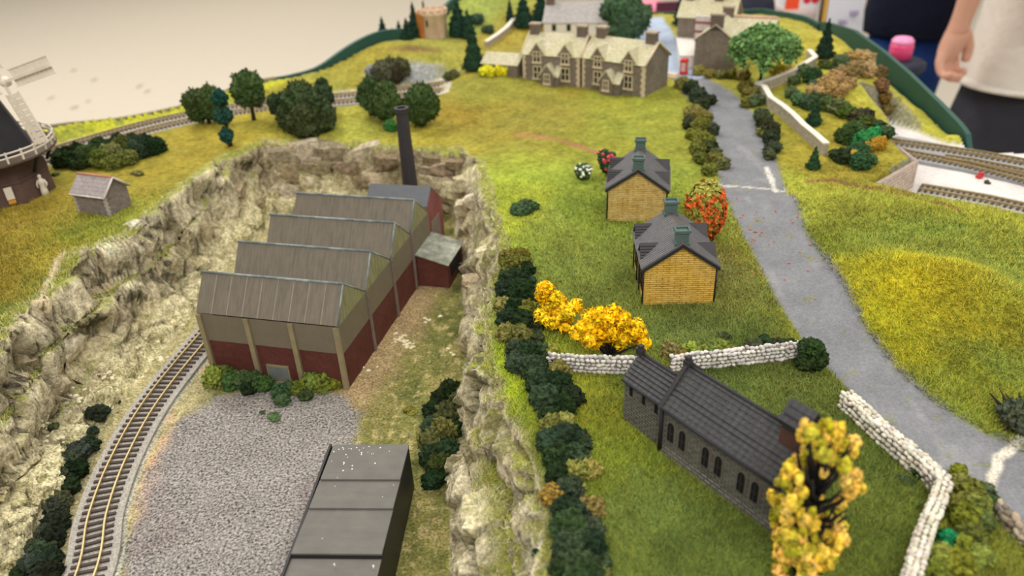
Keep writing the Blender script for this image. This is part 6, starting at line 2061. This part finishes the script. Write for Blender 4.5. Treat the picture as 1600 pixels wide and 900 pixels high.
# ------------------------------------------------------------------ static grass: short flock fibres lying over the turf
def grass_blades(n, seed):
    r = np.random.default_rng(seed)
    ci, cj = np.nonzero(((cls == 0) | ((cls == 3) & (f_of(mossy) > 0.35))) & ok & (GY[:-1, :-1] < 60) & (backd[:-1, :-1] > 3.2))
    w = np.clip((62 - GY[ci, cj]) / 16, 0.05, 1.0)
    k = r.choice(len(ci), n, p=w / w.sum())
    i, j = ci[k], cj[k]
    u, v = r.random((n, 1)), r.random((n, 1))
    P = GP[i, j] * (1 - u) * (1 - v) + GP[i, j + 1] * u * (1 - v) + GP[i + 1, j] * (1 - u) * v + GP[i + 1, j + 1] * u * v
    C = paint[i, j]
    keep = nbuild[i, j] < 2
    dist = np.linalg.norm(P - np.array([0, 0, CAM_H]), axis=1, keepdims=True)
    a = r.random((n, 1)) * 2 * math.pi
    el = np.radians(r.uniform(12, 62, (n, 1)))
    dirv = np.concatenate([np.cos(a) * np.cos(el), np.sin(a) * np.cos(el), np.sin(el)], 1)
    wide = np.concatenate([-np.sin(a), np.cos(a), np.zeros_like(a)], 1)
    ln = r.uniform(0.16, 0.42, (n, 1)) * (dist / 38) ** 0.2
    wd = 0.017 * np.sqrt(dist / 38) * r.uniform(0.7, 1.4, (n, 1))
    tip = P + dirv * ln
    A, B = P - wide * wd, P + wide * wd
    V = np.stack([A, B, tip], 1).reshape(-1, 3) * S
    F = np.arange(3 * n).reshape(-1, 3)
    me = arr_mesh('static_grass', V, F, False)
    hue = r.normal(0, 0.16, (n, 1)) * np.array([1.0, 0.25, -0.6])
    C = np.clip(C * (1.05 + hue) * r.uniform(0.42, 1.75, (n, 1)), 0.004, 0.8)
    C = np.repeat(C, 3, 0)
    ca = me.attributes.new('paint', 'FLOAT_COLOR', 'POINT')
    ca.data.foreach_set('color', np.concatenate([C, np.ones((len(C), 1))], 1).astype(np.float32).ravel())
    return me


k = NT('static_grass_fibre')
a_ = k.n('ShaderNodeAttribute', attribute_name='paint')
k.l(a_.outputs['Color'], k.b.inputs['Base Color'])
k.b.inputs['Roughness'].default_value = 0.7
k.b.inputs['Specular IOR Level'].default_value = 0.2
tag(link('static_grass', grass_blades(420000, 5), k.m), 'short yellow-green flock fibres covering the turf', 'grass', kind='stuff')

# ------------------------------------------------------------------ people and the stall beyond the layout
def loft(rings, n=24):
    """rings: (cx, cy, z, rx, ry)"""
    m_ = MB()
    vs, fs = [], []
    for cx, cy, z, rx, ry in rings:
        for k in range(n):
            a = 2 * math.pi * k / n
            ca, sa = math.cos(a), math.sin(a)
            e = 0.8
            vs.append((cx + rx * math.copysign(abs(ca) ** e, ca), cy + ry * math.copysign(abs(sa) ** e, sa), z))
    for i in range(len(rings) - 1):
        for k in range(n):
            fs.append((i * n + k, i * n + (k + 1) % n, (i + 1) * n + (k + 1) % n, (i + 1) * n + k))
    fs.append(tuple(range(n))[::-1])
    fs.append(tuple(range((len(rings) - 1) * n, len(rings) * n)))
    return m_.add(vs, fs, True)


M_SKIN = mat('skin', (206, 156, 132), 0.55, 0.05, 40, 0.1)
M_HAIR = mat('grey_brown_hair', (92, 80, 70), 0.8, 0.2, 200, 0.3)


def body_mesh(h, hands):
    """one continuous skin surface: legs, trunk, neck, head, arms and fingers; z up, faces +y, cm"""
    V, E_, Rr = [], [], []

    def add(p, r, prev=None):
        V.append(p)
        Rr.append(r)
        if prev is not None:
            E_.append((prev, len(V) - 1))
        return len(V) - 1
    s = h / 176
    pel = add((0, 0, 94 * s), 8.5 * s)
    ch_ = add((0, -1, 112 * s), 11 * s, pel)
    up_ = add((0, -1, 134 * s), 12 * s, ch_)
    nk = add((0, 0, 148 * s), 5.5 * s, up_)
    hd = add((0, 1, 157 * s), 7.2 * s, nk)
    hd2 = add((0, 1.5, 165 * s), 8.6 * s, hd)
    add((0, 0.5, 172 * s), 6.0 * s, hd2)
    for sx in (-1, 1):
        hip = add((sx * 7.5 * s, 0, 84 * s), 5.5 * s, pel)
        kn = add((sx * 9.6 * s, 1.0, 48 * s), 4.8 * s, hip)
        ank = add((sx * 10.5 * s, -1, 9 * s), 4.2 * s, kn)
        ft = add((sx * 11 * s, 6, 4 * s), 4.0 * s, ank)
        add((sx * 12 * s, 14, 3 * s), 3.2 * s, ft)
        sh = add((sx * 17 * s, -1, 140 * s), 6.5 * s, up_)
        el = add(hands[sx]['elbow'], 2.8 * s, sh)
        md = add(tuple((np.array(hands[sx]['elbow']) + np.array(hands[sx]['wrist'])) / 2), 2.6 * s, el)
        wr = add(hands[sx]['wrist'], 1.8 * s, md)
        W0 = np.array(hands[sx]['wrist'], float)
        D0 = W0 - np.array(hands[sx]['elbow'])
        D0 /= np.linalg.norm(D0)
        Fw = np.array(hands[sx].get('thumb', (0.0, 1.0, 0.0)))
        Fw = Fw - D0 * (Fw @ D0)
        Fw /= np.linalg.norm(Fw)                     # the way the fingers curl
        Sd = np.cross(D0, Fw)
        # palm lies in the D0 / Fw plane at the side of the thigh: knuckles along Fw
        pm = add(tuple(W0 + D0 * 4.6), 2.4 * s, wr)
        inn = np.array(hands[sx].get('curl', (-sx * 1.0, 0.0, 0.0)))
        for q, (off, ln) in enumerate(((-2.7, 2.6), (-0.95, 2.9), (0.85, 3.0), (2.6, 2.7))):
            k0 = W0 + D0 * (8.2 - 0.35 * abs(q - 2)) + Fw * off
            a0 = add(tuple(k0), 1.0, pm)
            k1 = k0 + D0 * ln * 0.8 + inn * ln * 0.55
            a1 = add(tuple(k1), 0.92, a0)
            k2 = k1 + D0 * ln * 0.15 + inn * ln * 0.7
            a2 = add(tuple(k2), 0.85, a1)
            add(tuple(k2 - D0 * ln * 0.5 + inn * 0.3), 0.75, a2)
        t0 = add(tuple(W0 + D0 * 3.0 + Fw * 3.2 + inn * 0.6), 1.3, pm)
        t1 = add(tuple(W0 + D0 * 6.2 + Fw * 4.6 + inn * 1.6), 1.05, t0)
        add(tuple(W0 + D0 * 8.6 + Fw * 4.0 + inn * 2.2), 0.85, t1)
    me = bpy.data.meshes.new('body')
    me.from_pydata([tuple(c * S for c in p) for p in V], E_, [])
    o = bpy.data.objects.new('body_tmp', me)
    COL.objects.link(o)
    md_ = o.modifiers.new('skin', 'SKIN')
    md_.use_smooth_shade = True
    for i, sv in enumerate(me.skin_vertices[0].data):
        sv.radius = (Rr[i] * S, Rr[i] * S)
        sv.use_root = i == 0
    sb = o.modifiers.new('sub', 'SUBSURF')
    sb.levels = sb.render_levels = 2
    dg = bpy.context.evaluated_depsgraph_get()
    m2 = bpy.data.meshes.new_from_object(o.evaluated_get(dg))
    bpy.data.objects.remove(o)
    m2.name = 'body'
    m2.materials.clear()
    m2.materials.append(M_SKIN)
    return m2


def person(label, x, y, rz, h, hem, shirt_m, leg_m, hands, depth=12.5, width=19, sleeve_to=0.55, details=None):
    t = thing('person', label, 'person', (x, y, FLOOR_Z), rz)
    s = h / 176
    link('body', body_mesh(h, hands), None, t)
    # face and hair
    fc = MB()
    fc.add([tuple(np.array([0, 9.2, 160]) * s + v * np.array([1.1, 1.7, 2.0]) * s) for v in ICO[2][0]], [tuple(f) for f in ICO[2][1]], True)
    obj('nose', fc, M_SKIN, t)
    for sx in (-1, 1):
        e_ = MB()
        e_.add([tuple(np.array([sx * 3.2, 8.2, 164]) * s + v * 1.2 * s) for v in ICO[2][0]], [tuple(f) for f in ICO[2][1]], True)
        obj('eye', e_, mat('eye_white', (230, 226, 220), 0.3, 0.02, 40, 0), t)
        r_ = MB()
        r_.add([tuple(np.array([sx * 8.4, 0.2, 162]) * s + v * np.array([1.0, 2.0, 3.2]) * s) for v in ICO[2][0]], [tuple(f) for f in ICO[2][1]], True)
        obj('ear', r_, M_SKIN, t)
    obj('mouth', MB().tube([(-2.4 * s, 8.4 * s, 155.5 * s), (0, 9.3 * s, 155.2 * s), (2.4 * s, 8.4 * s, 155.5 * s)], 0.5 * s, 6), mat('lips', (176, 104, 96), 0.5), t)
    hr = MB()
    hr.add([tuple(np.array([0, -0.8, 166.5]) * s + v * np.array([9.2, 10.0, 9.4]) * s) for v in ICO[3][0] if True], [tuple(f) for f in ICO[3][1]], True)
    obj('hair', hr, M_HAIR, t)
    # shirt
    sh = loft([(0, -0.5, hem, width * 0.98, depth * 1.05), (0, -0.5, hem + 0.8, width * 0.99, depth * 1.06), (0, -0.5, hem + 8, width * 0.95, depth), (0, -1, 104 * s, width * 0.86, depth * 0.95), (0, -1, 122 * s, width * 0.95, depth), (0, -1, 136 * s, width * 1.0, depth * 0.9), (0, -1, 144 * s, width * 0.75, depth * 0.7), (0, -0.5, 149 * s, 7.2 * s, 7 * s)], 32)
    so = obj('shirt', sh, shirt_m, t)
    for sx in (-1, 1):
        a = np.array([sx * 16 * s, -1, 141 * s])
        el = np.array(hands[sx]['elbow'])
        b = a + (el - a) * min(1, sleeve_to / 0.55)
        path = [a, (a + b) / 2, b]
        if sleeve_to > 0.8:
            wr = np.array(hands[sx]['wrist'])
            path += [(el + wr) / 2, wr - (wr - el) * 0.06]
        obj('sleeve', MB().tube([tuple(q) for q in path], [7.6 * s, 6.6 * s, 5.8 * s, 5.0 * s, 4.2 * s][:len(path)], 14), shirt_m, so)
    # trousers
    tr = loft([(0, 0, hem + 12, width * 0.74, depth * 0.7), (0, 0, hem + 5, width * 0.8, depth * 0.78), (0, 0, hem + 0.5, width * 0.82, depth * 0.8)], 28)
    to = obj('trousers', tr, leg_m, t)
    for sx in (-1, 1):
        obj('trouser_leg', loft([(sx * 0.40 * width, 0, hem + 3, 0.45 * width, depth * 0.76), (sx * 0.47 * width, 0.4, 64 * s, 9.4 * s, 10 * s), (sx * 10 * s, 0.8, 46 * s, 7.8 * s, 8.2 * s), (sx * 10.4 * s, -0.4, 24 * s, 7.2 * s, 7.6 * s), (sx * 10.6 * s, -0.6, 5 * s, 7.4 * s, 8.6 * s)], 20), leg_m, to)
        obj('shoe', loft([(sx * 11.4 * s, 4, 0, 5.0, 13.5), (sx * 11.4 * s, 4, 2.5, 5.2, 13.8), (sx * 11.2 * s, 2.5, 6, 4.6, 10), (sx * 10.8 * s, -2, 9, 4.2, 5.4)], 18), mat('dark_shoe', (44, 40, 40), 0.5), t)
    if details:
        details(so, to, s)
    return t


def fabric(name, c, w=0.12, cr=0.004):
    """cloth with soft wide creases"""
    k = NT(name)
    tc = k.n('ShaderNodeTexCoord')
    g = k.noise(tc.outputs['Object'], 10, 4, 0.6)
    k.l(k.mul_color(rgba(c), k.remap(g, 0.3, 0.7, 1 - w, 1 + w)), k.b.inputs['Base Color'])
    k.b.inputs['Roughness'].default_value = 0.85
    k.b.inputs['Specular IOR Level'].default_value = 0.15
    k.bump(g, 1.0, cr * 3)
    return k.m


M_SHIRT, M_TROU = fabric('cream_shirt_cloth', (222, 214, 202), 0.06), fabric('charcoal_trouser_cloth', (52, 52, 58))
M_NAVY, M_JEAN = fabric('navy_top_cloth', (22, 24, 42)), fabric('blue_jeans_cloth', (30, 56, 112), 0.18)


def shirt_pocket(so, to, s):
    obj('pocket', loft([(-9, -12.4, 88, 6.5, 1.4), (-9, -12.7, 96, 6.8, 1.6), (-9, -12.6, 103, 6.8, 1.4)], 16), M_SHIRT, so)
    obj('pocket_flap', loft([(-9, -13.0, 100, 7.2, 1.6), (-9, -12.9, 105, 7.2, 1.5)], 16), M_SHIRT, so)
    obj('hem_seam', loft([(0, -0.5, 76.0, 19.5, 13.5), (0, -0.5, 76.7, 19.6, 13.55)], 32), M_SHIRT, so)


# wrist of the near arm hangs where the photo shows the loosely closed hand
PX, PY = 112.5, 155.0
hw = at_dist(1502, 32, 150.0)
lw = np.array([hw[0] - PX, hw[1] - PY, hw[2] - FLOOR_Z])
hands_a = {-1: {'elbow': (lw[0] + 1.5, lw[1] - 3.0, lw[2] + 25), 'wrist': tuple(lw), 'thumb': (0.8, 0.55, 0.0), 'curl': (0.3, -0.9, 0.0)}, 1: {'elbow': (23.5, -3, 112), 'wrist': (24.5, 2, 88)}}
person('person in a loose cream shirt and charcoal trousers standing with one hand hanging', PX, PY, 0.0, 178, 75.5, M_SHIRT, M_TROU, hands_a, sleeve_to=0.45, width=17.5, details=shirt_pocket)
hands_b = {-1: {'elbow': (-19, 8, 112), 'wrist': (-8, 24, 108)}, 1: {'elbow': (19, 8, 112), 'wrist': (8, 24, 106)}}
person('person in a navy top and blue jeans standing beyond the tunnel hill', 111.0, 212.0, math.radians(62), 176, 75.0, M_NAVY, M_JEAN, hands_b, sleeve_to=1.0, width=17.5, depth=12.5)
# pink cup on a bar stool behind the edge board
pc_ = at_dist(1405, 93, 128.0)
sz = pc_[2]
stl = thing('bar_stool', 'round bar stool standing behind the tunnel hill', 'stool', (pc_[0], pc_[1], FLOOR_Z))
M_ST = mat('dark_stool', (40, 44, 60), 0.6)
hs = sz - FLOOR_Z
obj('seat', MB().lathe([(3.6, hs - 2), (4.2, hs - 1.4), (4.2, hs - 0.4), (3.6, hs)], 24), M_ST, stl)
for k in range(4):
    a = math.pi / 4 + k * math.pi / 2
    obj('leg', MB().tube([(2.4 * math.cos(a), 2.4 * math.sin(a), hs - 2), (15 * math.cos(a), 15 * math.sin(a), 0)], 1.1, 8), M_ST, stl)
obj('foot_ring', MB().tube([(13 * math.cos(a), 13 * math.sin(a), 22) for a in np.linspace(0, 2 * math.pi, 33)], 0.6, 6, cap=False), M_ST, stl)
cp_ = thing('pink_tub', 'bright pink rounded tub against the blue jeans beyond the tunnel hill', 'tub', (pc_[0], pc_[1], sz))
obj('tub_body', MB().lathe([(1.3, 0), (1.75, 0.25), (1.85, 2.2), (1.7, 2.7)], 20), mat('pink_plastic', (232, 72, 124), 0.35, 0.03, 50, 0, spec=0.5), cp_)
obj('tub_lid', MB().lathe([(1.75, 2.65), (1.75, 3.1), (1.3, 3.6), (0.4, 3.8)], 20), mat('pale_pink_plastic', (246, 150, 196), 0.35, 0.03, 50, 0, spec=0.5), cp_)

# trade stall beyond the village
TZ = -17.0
tb_ = thing('stall_table', 'long white-clothed stall table beyond the village', 'table', (60, 200, FLOOR_Z))
th_ = TZ - FLOOR_Z
M_CLOTH = fabric('white_stall_cloth', (214, 212, 214), 0.05)
obj('table_top', MB().box(-46, 28, -34, 34, th_ - 2.5, th_ - 0.3), mat('raw_timber', (170, 140, 100), 0.7), tb_)
cl = MB()
ring = []
n = 120
per = [(-47, -35), (29, -35), (29, 35), (-47, 35), (-47, -35)]
pp = densify(per, n)[:-1]
vs, fs = [], []
for i, (x, y) in enumerate(pp):
    w_ = 1.2 * math.sin(i * 1.1) + 0.8 * math.sin(i * 2.3)
    vs += [(x, y, th_), (x + w_ * 0.3 * (1 if x > 26 else -1 if x < -40 else 0), y + w_ * (0.5 if abs(y) > 34 else 0), th_ - 30)]
N_ = len(pp)
for i in range(N_):
    j = (i + 1) % N_
    fs.append((2 * i, 2 * j, 2 * j + 1, 2 * i + 1))
cl.add(vs, fs, True)
cl.add([(x, y, th_) for x, y in pp], [tuple(range(N_))])
obj('table_cloth', cl, M_CLOTH, tb_)
for lx in (-42, 25):
    for ly in (-30, 30):
        obj('leg', MB().box(lx - 2, lx + 2, ly - 2, ly + 2, 0, th_ - 2.5), mat('raw_timber', (170, 140, 100), 0.7), tb_)


def on_table(px, yd):
    q = at_dist(px, 30, yd)
    return q[0], yd


def tub(label, px, yd, wpx, ztop, parts, name, cat):
    x, y = on_table(px, yd)
    w_ = wpx * (yd / FW[1]) / F_PX / 1.0 * 0.98
    t = thing(name, label, cat, (x, y, TZ))
    return t, w_


def sized(px, yd, wpx):
    q = at_dist(px, 20, yd)
    return q[0], wpx * px_cm(q)


x, w_ = sized(1026, 176, 92)
zt = float(at_dist(1026, 8, 176)[2])
t = thing('orange_crate', 'big orange-red plastic crate with a pink folded cloth on it at the stall', 'crate', (x, 176, TZ))
hh = zt - TZ
M_ORA = mat('orange_plastic', (242, 84, 40), 0.45, 0.04, 20, 0)
obj('crate_body', MB().box(-w_ / 2 * 0.9, w_ / 2, -6, 6, 0, hh - 2.2, 0.3), M_ORA, t)
obj('crate_rim', MB().box(-w_ / 2 * 0.95, w_ / 2 * 1.03, -6.4, 6.4, hh - 2.6, hh - 1.8), mat('red_plastic_rim', (226, 62, 52), 0.45), t)
obj('pink_cloth', loft([(-w_ * 0.12, 0, hh - 1.8, w_ * 0.36, 5.0), (-w_ * 0.14, 0, hh - 0.4, w_ * 0.34, 4.6), (-w_ * 0.1, 0, hh + 0.4, w_ * 0.24, 3.6)], 20), mat('pink_folded_cloth', (250, 140, 170), 0.7, 0.06, 20, 0), t)
obj('dark_slot', MB().box(-w_ * 0.1, w_ * 0.3, -6.6, -5.4, hh - 0.6, hh + 1.6), mat('plum_box', (90, 40, 60), 0.6), t)
x, w_ = sized(1178, 186, 66)
t = thing('black_bag', 'black and navy bag on the stall behind the village houses', 'bag', (x, 186, TZ))
zt = float(at_dist(1178, -6, 186)[2]) - TZ
obj('bag_body', loft([(0, 0, 0, w_ * 0.48, 5), (0, 0, zt * 0.5, w_ * 0.52, 5.4), (0, 0, zt * 0.9, w_ * 0.44, 3.4), (0, 0, zt, w_ * 0.4, 1.2)], 20), mat('navy_bag_cloth', (26, 28, 44), 0.7, 0.1, 20, 0.1), t)
obj('handle', MB().tube([(-3, 0, zt), (-2.6, 0, zt + 3), (2.6, 0, zt + 3), (3, 0, zt)], 0.4, 8), M_DARK, t)
x, w_ = sized(1240, 190, 52)
zt = float(at_dist(1240, 10, 190)[2]) - TZ
t = thing('carton', 'pale pinkish carton on the stall left of the columnar fir', 'carton', (x, 190, TZ))
obj('carton_body', MB().box(-w_ / 2, w_ / 2, -4, 4, 0, zt), mat('pinkish_card', (206, 188, 180), 0.8, 0.05, 20, 0), t)
obj('carton_flap', MB().box(-w_ / 2, w_ / 2, -4.1, -3.9, zt - 1.0, zt - 0.1), mat('pale_card', (220, 206, 198), 0.8), t)
t2 = thing('toy_box', 'orange, white and red patterned box standing on the pale carton', 'box', (x + 0.5, 190, TZ + zt))
obj('box_body', MB().box(-w_ / 2, w_ / 2, -3.5, 3.5, 0, 7), mat('white_card', (228, 224, 226), 0.7, 0.03, 20, 0), t2)
obj('orange_panel', MB().box(-w_ / 2 - 0.02, -w_ * 0.1, -3.6, -3.4, 0, 7), M_ORA, t2)
for k in (0.12, 0.36):
    obj('red_spot', MB().lathe([(0.9, -0.1), (0.9, 0.1)], 16).mesh('x') and MB().prism([(w_ * k + 0.9 * math.cos(a), 2.0 + 0.9 * math.sin(a)) for a in np.linspace(0, 6.283, 17)[:-1]], 'y', -3.62, -3.45), mat('red_card', (206, 44, 56), 0.6), t2)
x, w_ = sized(1318, 196, 66)
zt = float(at_dist(1318, -8, 196)[2]) - TZ
t = thing('price_board', 'white leaning board with pale print and a brown foot edge on the stall', 'board', (x, 196, TZ))
obj('board_sheet', MB().slab((-w_ / 2, -1.2, 0.6), (w_ / 2, -1.2, 0.6), (w_ / 2, 1.2, zt), (-w_ / 2, 1.2, zt), 0.4), mat('white_sheet', (214, 216, 222), 0.6, 0.03, 20, 0), t)
obj('foot_edge', MB().box(-w_ / 2, w_ / 2, -2.0, 0.6, 0, 0.7), mat('brown_foot', (186, 140, 104), 0.6), t)
obj('prop', MB().box(-0.5, 0.5, 1.2, 6, 0, zt * 0.6), mat('brown_foot', (186, 140, 104), 0.6), t)
for k in range(3):
    obj('mauve_print', MB().box(-w_ * 0.35 + k * 2.6, -w_ * 0.35 + k * 2.6 + 1.8, -1.0 + k * 0.25 - 0.5, -0.6 + k * 0.25, 3.0 + k * 2.0, 4.0 + k * 2.0), mat('mauve_print_ink', (170, 156, 186), 0.6), t)
x, w_ = sized(1286, 184, 12)
zt = float(at_dist(1286, -8, 184)[2]) - TZ
t = thing('striped_post', 'yellow and dark brown upright post rising behind the columnar fir', 'post', (x, 184, TZ))
obj('shaft', MB().lathe([(w_ * 0.55, 0), (w_ * 0.5, zt)], 12), mat('dark_post', (60, 52, 40), 0.6), t)
obj('yellow_stripe', MB().box(-w_ * 0.2, w_ * 0.22, -w_ * 0.58, -w_ * 0.4, 0.5, zt), mat('yellow_stripe_paint', (214, 164, 60), 0.6), t)
